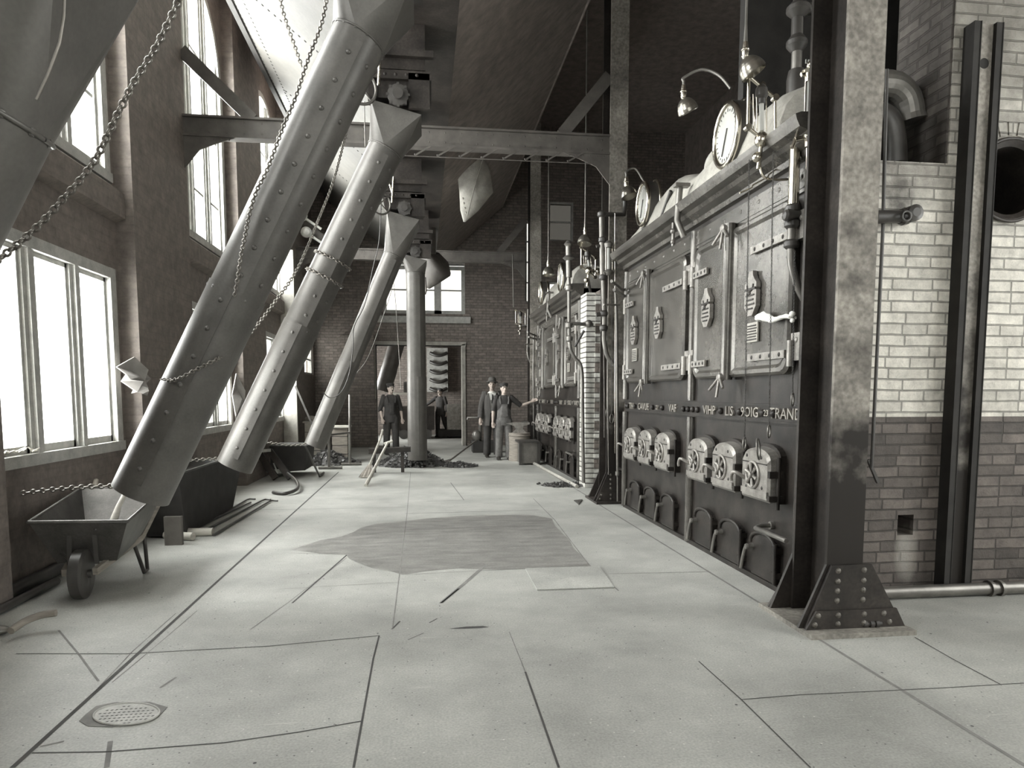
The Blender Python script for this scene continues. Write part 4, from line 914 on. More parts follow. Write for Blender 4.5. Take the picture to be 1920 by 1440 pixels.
# main steam pipe and feed pipe by the near column
ms = thing('steam_pipe', 'tall steam pipe with flanges rising from the near boiler top', 'pipe', (2.72, 5.05, 3.3)); yy = 5.05
b = MB(); b.tube(P(yy, [(1499, -60), (1493, 135)]), 0.038, 14); b.build('riser', M_PIPE, ms)
b = MB(); b.tube(P(yy, [(1493, 132), (1493, 150), (1492, 275)]), [0.055, 0.07, 0.072], 16); b.build('jacket', M_DPIPE, ms)
b = MB()
for p_, rr, h in (((1497, 18), 0.085, 0.05), ((1494, 82), 0.075, 0.05), ((1494, 60), 0.04, 0.08)): b.lathe(AY(*p_, yy), (0, 0, 1), [(0.04, -h * 1.2), (rr, -h * 0.3), (rr, h * 0.3), (0.04, h * 1.2)], 18)
b.tube(P(yy, [(1497, 18), (1535, 16)]), 0.04, 12); b.build('flange', M_DPIPE, ms)
fp = thing('feed_pipe', 'shiny vertical feed pipe down the near corner of the near boiler', 'pipe', (2.45, 4.6, 1.9)); yy = 4.58
b = MB(); b.tube(P(yy, [(1491, 268), (1487, 400), (1486, 405)]), 0.036, 14); b.build('upper_tube', M_BRASS, fp)
b = MB(); b.tube(curve_pts(P(yy, [(1485, 405), (1483, 470), (1485, 500), (1497, 540), (1512, 568), (1524, 587)])), 0.026, 12); b.build('lower_tube', M_PIPE, fp)
b = MB()
for p_ in ((1486, 392), (1485, 420), (1484, 458)): b.lathe(AY(*p_, yy), (0, 0, 1), [(0.036, -0.03), (0.052, -0.015), (0.052, 0.015), (0.036, 0.03)], 14); b.cut()
b.tube(P(yy - 0.02, [(1474, 404), (1500, 402), (1530, 403)]), [0.045, 0.03, 0.05], 12)
b.bolt(AY(1474, 404, yy - 0.04), (-1, 0, 0), 0.04); b.build_each('coupling', M_DPIPE, fp)
gg = thing('gauge_glass', 'tall gauge glass with guard rods beside the foreground column', 'gauge', AY(1515, 265, 4.42)); yy = 4.42
b = MB(); b.tube(P(yy, [(1517, 152), (1515, 215)]), 0.018, 10); b.build('glass_tube', M_DIAL, gg)
b = MB()
for (p, q) in (((1511, 135), (1509, 222)), ((1531, 133), (1528, 222)), ((1525, 170), (1524, 220))): b.tube(P(yy, [p, q]), 0.007, 6)
b.build('guard_rod', M_BRASS, gg)
b = MB(); b.lathe(AY(1517, 148, yy), (0, 0, 1), [(0.03, -0.02), (0.035, 0.03), (0.05, 0.05), (0.02, 0.07)], 12); b.ell(AY(1521, 122, yy), (0.03,) * 3); b.tube(P(yy, [(1502, 140), (1535, 130)]), 0.014, 8); b.lathe(AY(1515, 222, yy), (0, 0, 1), [(0.02, -0.03), (0.045, 0), (0.03, 0.03)], 12)
b.tube(P(yy, [(1515, 222), (1515, 275)]), 0.022, 10); b.ell(AY(1517, 255, yy - 0.02), (0.036,) * 3, 14, 10); b.ell(AY(1519, 230, yy - 0.02), (0.026,) * 3); b.tube(P(yy, [(1490, 262), (1515, 256)]), 0.016, 8); b.tube(P(yy, [(1514, 278), (1514, 335)]), 0.010, 8); b.tube(P(yy, [(1500, 236), (1485, 278)]), 0.012, 8)
b.build('cock', M_BRASS, gg)
b = MB(); vs, fs = text_mesh('LBS', 0.035, 0.004); b.add([V((v.x, -v.z, v.y)) + AY(1517, 116, yy) for v in vs], fs); b.build('lettering', M_DIAL, gg)
solo(MB().tube(curve_pts(P(4.40, [(1538, 150), (1546, 110), (1546, 140), (1543, 200), (1541, 260), (1537, 330)])), 0.008, 8), 'copper_tube', M_PIPE, 'thin bent tube running up the dark edge of the foreground column', 'tube')
solo(MB().tube(curve_pts(P(4.41, [(1515, 336), (1524, 345), (1529, 365), (1530, 400)])), 0.009, 8), 'copper_tube', M_DPIPE, 'thin dark tube curling below the gauge glass by the foreground column', 'tube')
rod([(1387, 362), (1410, 352), (1412, 347), (1440, 332), (1442, 327), (1455, 318)], 4.9, 0.006, 'indicator_rod', M_BRASS, 'thin zigzag indicator rod under the near boiler cornice', 'rod')

# pull chains with rings on the near boiler front
def pull(px, y, yb, ring, label, x2=None, grp='pull chains on the near boiler front'):
    t = thing('pull_chain', label, 'chain', AY(px, yb, y)); b = MB(); chain_mb([AY(px, ring[2], y), AY((x2 or px), yb, y)], 0.018, 0.0022, b); b.build('links', M_DPIPE, t)
    b = MB(); c = AY((x2 or px), yb + ring[0], y); b.torus(c, (0.75, -0.6, 0), ring[1], 0.006, 22, 6); b.build('pull_ring', M_PIPE, t); return t
pull(1405, 4.93, 818, (14, 0.045, 300), 'pull chain from the water gauge to a ring over the fire doors, left of two', 1396)
pull(1450, 4.72, 795, (14, 0.045, 285), 'pull chain from the water gauge to a ring, right of two', 1442)
pull(1490, 4.50, 735, (14, 0.045, 470), 'short pull chain beside the feed pipe ending in a ring', 1486)
pull(1512, 4.40, 770, (16, 0.05, 440), 'short pull chain nearest the foreground column, with a ring', 1520)
rg = MB()
for c, r_ in ((AX(1422, 842, 2.40), 0.075),): rg.torus(c, (0.8, -0.55, 0.1), r_, 0.007, 24, 6)
solo(rg, 'pull_ring', M_PIPE, 'iron ring hanging on top of the nearest fire door', 'ring')
rod([(1133, 820), (1133, 745), (1131, 560)], 9.35, 0.006, 'pull_rod', M_PIPE, 'thin pull rod with no ring left of the middle column pipes', 'rod')
pull(1140, 9.2, 760, (14, 0.07, 590), 'pull chain with a ring on the dark middle column, left one', grp=None)
pull(1147, 8.9, 775, (10, 0.06, 560), 'pull chain with a bright ring on the dark middle column, right one', grp=None)

# pipework at the middle column
mp_ = thing('standpipe', 'bright vertical standpipe with couplings at the dark middle column', 'pipe', AY(1131, 600, 9.0)); yy = 8.98
b = MB(); b.tube(P(yy, [(1128, 400), (1130, 520)]), 0.036, 14); b.tube(curve_pts(P(yy, [(1131, 520), (1133, 600), (1133, 640), (1140, 670), (1158, 690)])), 0.03, 10); b.build('tube', M_PIPE, mp_)
b = MB()
for p_ in ((1128, 402), (1130, 450), (1131, 520), (1132, 588), (1132, 615)): b.lathe(AY(*p_, yy), (0, 0, 1), [(0.036, -0.04), (0.055, -0.02), (0.055, 0.02), (0.036, 0.04)], 14); b.cut()
b.tube(P(yy, [(1132, 588), (1118, 590)]), 0.03, 8); b.tube(P(yy, [(1127, 402), (1170, 402), (1172, 385), (1172, 372)]), 0.03, 10); b.tube(P(yy, [(1127, 460), (1118, 462)]), 0.02, 8)
b.build_each('coupling', M_DPIPE, mp_)
gg2 = thing('gauge_glass', 'gauge glass with guard rods in front of the dark middle column', 'gauge', AY(1142, 512, 8.9)); yy = 8.9
b = MB(); b.tube(P(yy, [(1141, 465), (1141, 505)]), 0.024, 10); b.build('glass_tube', M_DIAL, gg2)
b = MB(); b.tube(P(yy, [(1136, 462), (1136, 508)]), 0.008, 6); b.tube(P(yy, [(1148, 462), (1148, 508)]), 0.008, 6); b.tube(P(yy, [(1153, 400), (1153, 850)]), 0.007, 6); b.build('guard_rod', M_BRASS, gg2)
b = MB(); b.lathe(AY(1141, 460, yy), (0, 0, 1), [(0.05, -0.03), (0.06, 0.02), (0.02, 0.06)], 12); b.lathe(AY(1141, 510, yy), (0, 0, 1), [(0.03, -0.04), (0.06, 0), (0.04, 0.03)], 12); b.tube(P(yy, [(1132, 512), (1152, 508)]), 0.02, 8); b.build('cock', M_PIPE, gg2)
solo(MB().tube(curve_pts(P(8.85, [(1154, 545), (1156, 600), (1157, 700), (1158, 880), (1158, 884)])), 0.018, 10).tube(P(8.85, [(1157, 878), (1180, 884)]), 0.018, 8).lathe(AY(1158, 884, 8.85), (0, 0, -1), [(0.03, 0), (0.03, 0.05), (0.015, 0.06)], 10).tube(P(8.85, [(1158, 890), (1158, 940)]), 0.012, 8), 'riser_pipe', M_PIPE, 'thin vertical pipe from floor up the dark middle column, right of its rods', 'pipe')
rod([(1141, 890), (1138, 560)], 9.0, 0.008, 'vertical_rod', M_PIPE, 'long vertical rod on the face of the dark middle column', 'rod')
b = MB(); yy = 10.45
b.tube(curve_pts(P(yy, [(1065, 480), (1067, 545), (1068, 640), (1076, 668), (1090, 690), (1092, 760), (1094, 905)])), 0.028, 10)
for p_ in ((1067, 540), (1067, 610), (1068, 635)): b.lathe(AY(*p_, yy), (0, 0, 1), [(0.03, -0.05), (0.055, -0.03), (0.055, 0.03), (0.03, 0.05)], 12)
b.tube(P(yy, [(1062, 606), (1112, 609)]), 0.028, 10); b.ell(AY(1104, 607, yy), (0.06, 0.06, 0.06)); b.tube(P(yy, [(1066, 462), (1067, 520)]), 0.045, 12); b.lathe(AY(1066, 484, yy), (0, 0, 1), [(0.03, -0.05), (0.09, 0), (0.03, 0.05)], 12); b.lathe(AY(1066, 458, yy), (0, 0, 1), [(0.03, -0.05), (0.07, 0), (0.03, 0.05)], 12)
solo(b, 'standpipe', M_PIPE, 'vertical standpipe in front of the pale brick pier at the far boiler', 'pipe')
rod([(1095, 620), (1078, 650)], 10.4, 0.02, 'valve_bar', M_DPIPE, 'dark slanted valve bar beside the pale brick pier', 'bar')
solo(MB().tube(P(15.6, [(1001, 625), (1000, 690), (1001, 825)]), 0.022, 8).tube(P(15.6, [(1000, 822), (1015, 826)]), 0.02, 8), 'riser_pipe', M_PIPE, 'tall thin pipe the man in overalls holds on to', 'pipe')
solo(MB().tube(curve_pts(P(15.9, [(990, 580), (989, 640), (990, 668), (1001, 692)])), 0.02, 8).tube(P(15.9, [(990, 648), (1012, 654)]), 0.03, 8), 'standpipe', M_PIPE, 'bent standpipe under the slit window beyond the far boiler', 'pipe')

# ------------------------------------------------------------------ right hand wall furniture
bs = thing('buckstay', 'tall upright steel buckstay, pale web and dark flanges, on the white brick wall', 'stay', (3.85, YB - 0.1, 0)); y_ = YB - 0.10
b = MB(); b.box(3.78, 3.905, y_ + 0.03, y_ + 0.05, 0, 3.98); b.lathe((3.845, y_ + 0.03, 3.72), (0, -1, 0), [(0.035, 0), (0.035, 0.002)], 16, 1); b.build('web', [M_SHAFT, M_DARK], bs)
for x in (3.735, 3.90): b = MB(); b.box(x, x + 0.052, y_, y_ + 0.10, 0, 3.98); b.bar((x + 0.05, y_ - 0.002, 0), (x + 0.05, y_ - 0.002, 3.98), 0.006, 0.004, up=(0, 1, 0)); b.build('flange', M_DARK, bs)
b = MB(); c = V((HX, YB, HZ)); b.lathe(c + V((0, 0.5, 0)), (0, -1, 0), [(HR, 0), (HR, 0.52), (HR - 0.015, 0.53), (HR - 0.05, 0.50), (HR - 0.05, 0)], 48, 0, True, False); b.lathe(c + V((0, 0.46, 0)), (0, -1, 0), [(HR, 0), (HR, 0.01)], 32, 1)
b.torus(c + V((0, -0.02, 0)), (0, 1, 0), HR, 0.012, 48)
solo(b, 'flue_sleeve', [M_COLM, M_DARK], 'round iron flue opening in the white brick wall at the right edge', 'flue')
el = thing('flue_elbow', 'grey segmented flue elbow in the dark opening above the white brick', 'elbow', (3.3, 5.4, 3.2)); yy = 4.9
b = MB(); cs = curve_pts(P(yy, [(1640, 158), (1676, 162), (1700, 186), (1708, 228)]), 3); b.tube(cs, [0.10] * (len(cs) - 1) + [0.11], 20, sm=False); b.build('hood', M_PIPE, el)
b = MB(); cs = curve_pts(P(yy + 0.0, [(1640, 215), (1660, 222), (1673, 250), (1676, 308)]), 4); b.tube(cs, 0.09, 20); b.build('pipe', M_DPIPE, el)
b = MB(); b.tube(P(YB - 0.08, [(1640, 407), (1688, 406)]), 0.045, 12); b.lathe(AY(1688, 406, YB - 0.08), (1, 0, 0), [(0.05, 0), (0.06, 0.02), (0.05, 0.06)], 14); b.lathe(AY(1699, 405, YB - 0.04), (0, -1, 0), [(0.045, 0), (0.055, 0.03), (0.055, 0.10), (0.03, 0.11)], 16); b.torus(AY(1699, 405, YB - 0.15), (0, 1, 0), 0.032, 0.01, 16)
solo(b, 'pipe_stub', M_DPIPE, 'black capped pipe stub sticking out on the white brick wall', 'pipe')
rod([(1663, 130), (1655, 440), (1634, 880)], YB - 0.06, 0.012, 'vertical_rod', M_DPIPE, 'thin black rod hanging down the brick wall beside the foreground column', 'rod')
solo(MB().bar(AY(1628, 862, YB - 0.05), AY(1646, 905, YB - 0.05), 0.02, 0.02), 'wall_hook', M_DPIPE, 'small black hook at the foot of the thin rod on dark brick', 'hook')
b = MB(); zc = 0.05; b.tube([(2.98, YB - 0.14, zc), (6.0, YB - 0.14, zc)], 0.045, 14)
for x in (4.05, 4.13): b.lathe((x, YB - 0.14, zc), (1, 0, 0), [(0.06, 0), (0.06, 0.025)], 16)
solo(b, 'floor_pipe', M_PIPE, 'grey pipe lying along the foot of the dark brick wall', 'pipe')
b = MB(); c = AZ(1592, 1171, 0.03); b.lathe(c, (0, 0, 1), [(0.03, 0), (0.03, 0.02), (0.022, 0.03), (0.03, 0.05), (0.02, 0.055)], 10); solo(b, 'pipe_nut', M_DPIPE, 'small nut lying on the base plate of the foreground column', 'nut')
b = MB(); c = AZ(1610, 1170, 0.05); c2_ = AZ(1652, 1169, 0.05); b.tube([c, c2_], 0.016, 10)
for k in (0.25, 0.55, 0.8): b.lathe(c.lerp(c2_, k), (c2_ - c), [(0.025, -0.012), (0.025, 0.012)], 8)
solo(b, 'pipe_fitting', M_DPIPE, 'short pipe fitting lying on the base plate of the foreground column', 'fitting')
# rag tied on the door hinge
b = MB(); A, B_ = AX(1419, 596, 2.50), AX(1483, 596, 2.50); n = 14; rs = []
for i in range(n + 1):
    t = i / n; p = A.lerp(B_, t) + V((0.0, 0, 0.012 * math.sin(t * 9))); hh = 0.012 + 0.022 * math.sin(PI * min(1, t * 1.4 + 0.12)) ; hh = max(0.015, hh)
    rs.append([p + V((0.018 * math.cos(2 * PI * k / 12) * (1 + 0.25 * math.sin(3 * k + i)), 0, hh * math.sin(2 * PI * k / 12) * (1 + 0.15 * math.sin(5 * k + 2 * i)))) for k in range(12)])
b.rings(rs, 0, True, True); b.ell(B_ + V((0, -0.015, 0.025)), (0.02, 0.025, 0.02)); b.ell(B_ + V((0, -0.02, -0.02)), (0.015, 0.02, 0.016))
b.tube([A + V((0.02, 0, 0)), B_ + V((0.02, -0.03, 0)), AX(1492, 597, 2.6)], 0.008, 6)
solo(b, 'rag', M_RAG, 'white rag tied across the nearest smoke door of the near boiler', 'rag')

# ================================================================== LEFT SIDE CLUTTER
def place(mb, M): return mb.xf(M)
def barrow(M, label, name='wheelbarrow'):
    o = M @ V((0, 0, 0)); t = thing(name, label, 'wheelbarrow', o)
    # local: wheel toward -y, handles toward +y
    F, Bk = -0.42, 0.42
    top = [V((-0.32, -0.55, 0.575)), V((0.32, -0.55, 0.555)), V((0.33, 0.52, 0.66)), V((-0.33, 0.52, 0.68))]
    bot = [V((-0.2, -0.42, 0.24)), V((0.2, -0.42, 0.24)), V((0.22, 0.24, 0.31)), V((-0.22, 0.24, 0.31))]
    b = MB(); c = V((0, -0.05, 0.5))
    it = [p + (V((0, 0, 0)) - V((p.x, p.y + 0.05, 0))) * 0.03 for p in top]; ib = [p * 0.96 + V((0, 0, 0.03)) for p in bot]
    vs = top + bot + it + ib
    fs = [(0, 1, 5, 4), (1, 2, 6, 5), (2, 3, 7, 6), (3, 0, 4, 7), (4, 5, 6, 7)] + [(9, 8, 12, 13), (10, 9, 13, 14), (11, 10, 14, 15), (8, 11, 15, 12), (15, 14, 13, 12)] + [(0, 8, 9, 1), (1, 9, 10, 2), (2, 10, 11, 3), (3, 11, 8, 0)]
    b.add(vs, fs); b.tube(top + [top[0]], 0.014, 8); place(b, M).build('tray', M_BARROW, t)
    b = MB(); b.lathe((-0.045, -0.55, 0.18), (1, 0, 0), [(0.15, 0), (0.18, 0.012), (0.18, 0.078), (0.15, 0.09)], 28); b.lathe((-0.07, -0.55, 0.18), (1, 0, 0), [(0.03, 0), (0.03, 0.14)], 12); place(b, M).build('wheel', M_DPIPE, t)
    for sx in (-1, 1):
        b = MB(); b.bar((sx * 0.10, -0.58, 0.20), (sx * 0.22, 0.15, 0.30), 0.035, 0.05); b.bar((sx * 0.22, 0.15, 0.30), (sx * 0.29, 0.68, 0.62), 0.035, 0.05); b.tube([(sx * 0.285, 0.58, 0.55), (sx * 0.31, 0.84, 0.71)], 0.022, 10); place(b, M).build('handle', M_WOOD, t)
    for sx in (-1, 1):
        b = MB(); b.tube([(sx * 0.19, 0.02, 0.31), (sx * 0.25, 0.08, 0.02), (sx * 0.25, 0.18, 0.02), (sx * 0.22, 0.24, 0.34)], 0.016, 8); place(b, M).build('leg', M_DPIPE, t)
    b = MB()
    for sx in (-1, 1): b.bar((sx * 0.09, -0.50, 0.24), (sx * 0.08, -0.50, 0.55), 0.03, 0.012)
    b.bolt((0.1, -0.535, 0.50), (0, -1, 0), 0.012); b.tube([(-0.2, -0.42, 0.35), (-0.07, -0.5, 0.26)], 0.012, 6); place(b, M).build('brace', M_DPIPE, t)
    return t
wp = AZ(152, 1122); ld = AZ(258, 1088)
BM = Matrix.Translation((wp.x - 0.05, wp.y + 0.54, 0)) @ Matrix.Rotation(0.11, 4, 'Z') @ Matrix.Scale(0.98, 4)
barrow(BM, 'steel wheelbarrow standing under the mouth of the largest chute')
b = MB(); b.tube([AY(212, 980, 5.45), AY(222, 950, 5.5), AY(234, 926, 5.6)], [0.03, 0.02, 0.018], 10); solo(b, 'shovel', M_PALEW, 'shovel with pale handle standing in the wheelbarrow', 'shovel')
# coal tub
tb = thing('coal_tub', 'big black coal tub along the left wall under the second chute', 'tub', (-2.72, 8.2, 0)); b = MB()
b.prism([(-2.82, 7.35, 0.02), (-2.82, 9.1, 0.02), (-2.82, 9.55, 0.50), (-2.82, 9.0, 0.66), (-2.82, 7.2, 0.66)], (0.4, 0, 0)); b.build('body', M_DARK, tb)
b = MB(); b.tube([(-2.45, 9.55, 0.50), (-2.45, 9.0, 0.66), (-2.45, 7.2, 0.66)], 0.014, 8); b.build('rim', M_DPIPE, tb)
# hand cart with plank legs
hc = thing('hand_cart', 'black hand cart with plank legs, under the third chute', 'cart', AZ(540, 915)); b = MB(); q = AZ(545, 900)
y_ = q.y + 0.4
tubp = [AY(505, 836, y_), AY(575, 836, y_), AY(572, 882, y_), AY(508, 886, y_)]
b.prism(tubp, (0, 0.9, 0)); b.build('tub', M_DARK, hc)
for (p0, p1, lab) in (((483, 845), (518, 929), 0), ((505, 845), (545, 918), 1)):
    b = MB(); a_, c_ = AY(*p0, y_ - 0.3), AY(*p1, y_ - 0.55); c_.z = 0.05; b.bar(a_, c_, 0.11, 0.05, up=(0, 1, 0)); b.build('leg', M_COLM, hc)
b = MB()
for p0, p1 in (((486, 846), (508, 844)), ((500, 884), (526, 882))): b.bar(AY(*p0, y_ - 0.33), AY(*p1, y_ - 0.33), 0.03, 0.05)
b.bar(AY(513, 868, y_ - 0.4), AY(521, 888, y_ - 0.4), 0.02, 0.02); b.build('crossbar', M_FRAME, hc)
b = MB(); c_ = AZ(545, 925); b.tube(curve_pts([AZ(512, 927) + V((0, 0, 0.03)), AZ(535, 929) + V((0, 0, 0.03)), AZ(557, 924) + V((0, 0, 0.06)), AZ(556, 914) + V((0, 0, 0.10)), AZ(540, 906) + V((0, 0, 0.16))]), 0.026, 8); b.build('runner', M_DPIPE, hc)
# fire irons on the floor
for i, (p, q, hk) in enumerate((((352, 1000), (463, 937), 1), ((352, 995), (470, 942), 0), ((388, 992), (492, 938), 1), ((400, 1003), (505, 940), 2))):
    A, B_ = AZ(*p, 0.02), AZ(*q, 0.02); b = MB(); d = (B_ - A).normalized(); s_ = V((-d.y, d.x, 0))
    b.tube([A, B_], 0.012, 8)
    if hk: b.tube([B_, B_ + d * 0.08 - s_ * 0.02, B_ - s_ * 0.10 + d * 0.04], 0.012, 8)
    solo(b, ('fire_rake', 'slice_bar', 'fire_hook', 'poker')[i], M_DPIPE, ('long iron fire rake on the floor, nearest the tub', 'long slice bar on the floor, second from the tub', 'long hooked iron on the floor, third from the tub', 'long poker on the floor, farthest out from the tub')[i], 'fire iron')
for p, q, r_, lb in (((310, 1003), (362, 1006), 0.04, 'pale rough log on the floor behind the wheelbarrow, left one'), ((342, 998), (399, 997), 0.042, 'pale rough log on the floor behind the wheelbarrow, right one')):
    b = MB(); b.tube([AZ(*p, r_), AZ(*q, r_)], r_, 12); solo(b, 'log', M_PALEW, lb, 'log')
solo(MB().box(-2.50, -2.34, 6.98, 7.03, 0.0, 0.28), 'board_end', M_BEAM, 'short board standing behind the wheelbarrow handles', 'board')
# shovel grip at the left edge
b = MB(); b.tube(curve_pts([AZ(20, 1183, 0.05), AZ(45, 1166, 0.07), AZ(75, 1154, 0.09), AZ(105, 1149, 0.10)]), 0.022, 12)
sh = thing('coal_scoop', 'coal scoop with curved handle lying at the left edge of the floor', 'scoop', AZ(20, 1185)); b.build('handle', M_WOOD, sh)
b = MB(); q = AZ(-10, 1182, 0.03); b.ell(q, (0.09, 0.05, 0.03), 16, 8); b.build('blade', M_PIPE, sh)
solo(MB().tube([(-2.93, 2.0, 0.06), (-2.93, 7.2, 0.06)], 0.05, 10), 'floor_pipe', M_DPIPE, 'dark pipe along the foot of the left wall behind the wheelbarrow', 'pipe')
solo(MB().tube([(-2.80, 2.0, 0.035), (-2.80, 5.6, 0.035)], 0.03, 10), 'floor_pipe', M_DPIPE, 'thinner dark pipe lying beside the pipe along the left wall', 'pipe')
# crumpled paper by the window
def crumple(pts, y, label, name, m, depth=0.12, seed=1):
    r = random.Random(seed); b = MB(); P3 = [AX(a, c, XL + 0.05) + V(((0.02 if i_ % 2 else depth) + r.uniform(0.0, depth * 0.4), 0, 0)) for i_, (a, c) in enumerate(pts)]; c = sum(P3, V()) / len(P3) + V((0.10, 0, 0))
    n = len(P3); mid = [(p + c) / 2 + V(((0.07 if i_ % 2 else -0.06) + r.uniform(-0.02, 0.03), r.uniform(-.03, .03), r.uniform(-.03, .03))) for i_, p in enumerate(P3)]
    fs = []
    for i in range(n): j = (i + 1) % n; fs += [(i, j, n + j), (i, n + j, n + i), (n + i, n + j, 2 * n)]
    b.add(P3 + mid + [c], fs); bk = [p - V((0.012, 0, 0)) for p in P3 + mid + [c]]; b.add(bk, [f[::-1] for f in fs])
    for i in range(n): j = (i + 1) % n; b.add([P3[i], P3[j], bk[j], bk[i]], [(0, 1, 2, 3)])
    return solo(b, name, m, label, 'paper')
crumple([(226, 669), (240, 680), (243, 695), (256, 715), (253, 742), (246, 745), (240, 730), (236, 738), (226, 735), (222, 715), (207, 702), (212, 688)], 0, 'crumpled paper stuck on the wall right of the lower left window', 'crumpled_paper', M_PAPER, seed=4)
crumple([(436, 700), (440, 712), (446, 740), (452, 760), (450, 790), (440, 795), (434, 780), (433, 740)], 0, 'torn paper hanging in the lower window behind the largest chute', 'torn_paper', M_PAPER, seed=9, depth=0.05)
b = MB(); r = random.Random(3)
for i in range(26):
    p = V((XL - 0.02 + r.uniform(-.05, .03), 5.38 + r.uniform(0, 0.42), ZL0 + 0.085 + r.uniform(0, .02))); a = r.uniform(0, PI); b.bar(p, p + V((0.02 * math.cos(a), 0.09 * math.sin(a), r.uniform(0, .03))), 0.012, 0.006)
solo(b, 'wood_shavings', M_PALEW, 'little heap of shavings on the sill of the lower left window', 'shavings', kind='stuff')
# small rail stand, crates, bench items near the third chute
def crate(p0, p1, y, d, label, m, lid=None):
    a, c = AY(*p0, y), AY(*p1, y); t = thing('crate', label, 'crate', ((a.x + c.x) / 2, y, 0)); b = MB(); b.box(a.x, c.x, y, y + d, 0, a.z)
    for k in range(1, 4): z = a.z * k / 4; b.box(a.x - 0.004, c.x + 0.004, y - 0.004, y + d + 0.004, z - 0.006, z + 0.006, 1)
    b.build('body', [m, M_DARK], t)
    b = MB(); b.box(a.x - 0.03, c.x + 0.05, y - 0.08, y + d + 0.02, a.z, a.z + 0.035); b.build('lid', lid or m, t)
    return t
crate((622, 802), (652, 868), 15.2, 0.5, 'tall wooden crate with white top behind the pipe rail', M_WOOD, M_PALEW)
crate((571, 793), (600, 862), 16.0, 0.5, 'pale wooden crate behind the mouth of the third chute', M_PALEW)
solo(MB().ell(AY(583, 785, 16.2) , (0.14, 0.1, 0.07)).ell(AY(592, 788, 16.2), (0.1, 0.1, 0.05)), 'sack', M_LAG, 'pale sack lying on top of the pale crate', 'sack')
yy = 14.6
b = MB(); b.tube(P(yy, [(656, 740), (656, 866)]), 0.028, 8); b.tube(P(yy - 0.7, [(617, 816), (617, 876)]), 0.028, 8); b.tube([AY(617, 816, yy - 0.7), AY(656, 811, yy)], 0.024, 8)
for p, q, y2 in (((640, 867), (678, 868), yy), ((597, 877), (642, 878), yy - 0.7)):
    A, B_ = AY(*p, y2), AY(*q, y2); A.z = B_.z = 0.03; b.tube([A, B_], 0.028, 8)
b.tube([AY(617, 876, yy - 0.7) * 1, V((AY(617, 876, yy - 0.7).x, yy - 0.7, 0.03))], 0.028, 8); b.tube([AY(656, 866, yy), V((AY(656, 866, yy).x, yy, 0.03))], 0.028, 8)
solo(b, 'pipe_rail', M_PIPE, 'pipe rail stand beside the third chute in front of the crate', 'rail')
solo(MB().tube([AY(572, 835, 11.4), AZ(599, 893, 0.02)], 0.018, 8).tube([AZ(599, 893, 0.02), AZ(607, 886, 0.03)], 0.02, 8), 'fire_hook', M_DPIPE, 'iron hook leaning from the mouth of the third chute to the floor', 'fire iron')
def heap(cx, cy, R, H, n, label, seed, lump=0.035, name='coal_heap'):
    r = random.Random(seed); b = MB(); ns, nr = 28, 7; rs = []
    for i in range(nr + 1):
        f = i / nr; rr = R * (1 - f) * 1.0; rs.append([V((cx + rr * math.cos(2 * PI * k / ns) * (1 + 0.18 * math.sin(3 * k + seed)), cy + rr * 0.75 * math.sin(2 * PI * k / ns) * (1 + 0.15 * math.cos(2 * k)), max(0.0, H * (f ** 1.2)) )) for k in range(ns)])
    b.rings(rs, 0, False, False)
    for i in range(n):
        a = r.uniform(0, 2 * PI); q = math.sqrt(r.random()) * 1.08; s_ = lump * r.uniform(0.4, 1.5); z = max(0, H * (max(0, 1 - q) ** 1.2))
        c = V((cx + R * q * math.cos(a) * (1 + 0.15 * math.sin(3 * a)), cy + R * 0.75 * q * math.sin(a), z + s_ * 0.35)); vs = []
        for sx in (-1, 1):
            for sy in (-1, 1):
                for sz in (-1, 1): vs.append(c + V((sx, sy, sz)) * s_ * 0.55 + V((r.uniform(-1, 1), r.uniform(-1, 1), r.uniform(-1, 1))) * s_ * 0.35)
        b.add(vs, [(0, 1, 3, 2), (4, 6, 7, 5), (0, 4, 5, 1), (2, 3, 7, 6), (0, 2, 6, 4), (1, 5, 7, 3)], 1 if r.random() < 0.18 else 0)
    return solo(b, name, [M_COAL, M_COALB], label, 'coal', kind='stuff')
M_COALB = mat('shiny_coal', (0.16, 0.155, 0.15), 0.25, metal=0.3, var=0.3)
hp = AZ(785, 872); heap(hp.x - 0.12, hp.y, 0.72, 0.46, 1000, 'heap of coal lumps at the foot of the vertical chute', 5)
hp2 = AZ(862, 875); heap(hp2.x, hp2.y, 0.32, 0.08, 150, 'low scatter of coal trailing off the right of the heap', 8)
hp3 = AZ(620, 872); heap(hp3.x - 0.1, hp3.y + 0.3, 0.62, 0.30, 420, 'heap of coal and slag under the mouth of the third chute', 11)
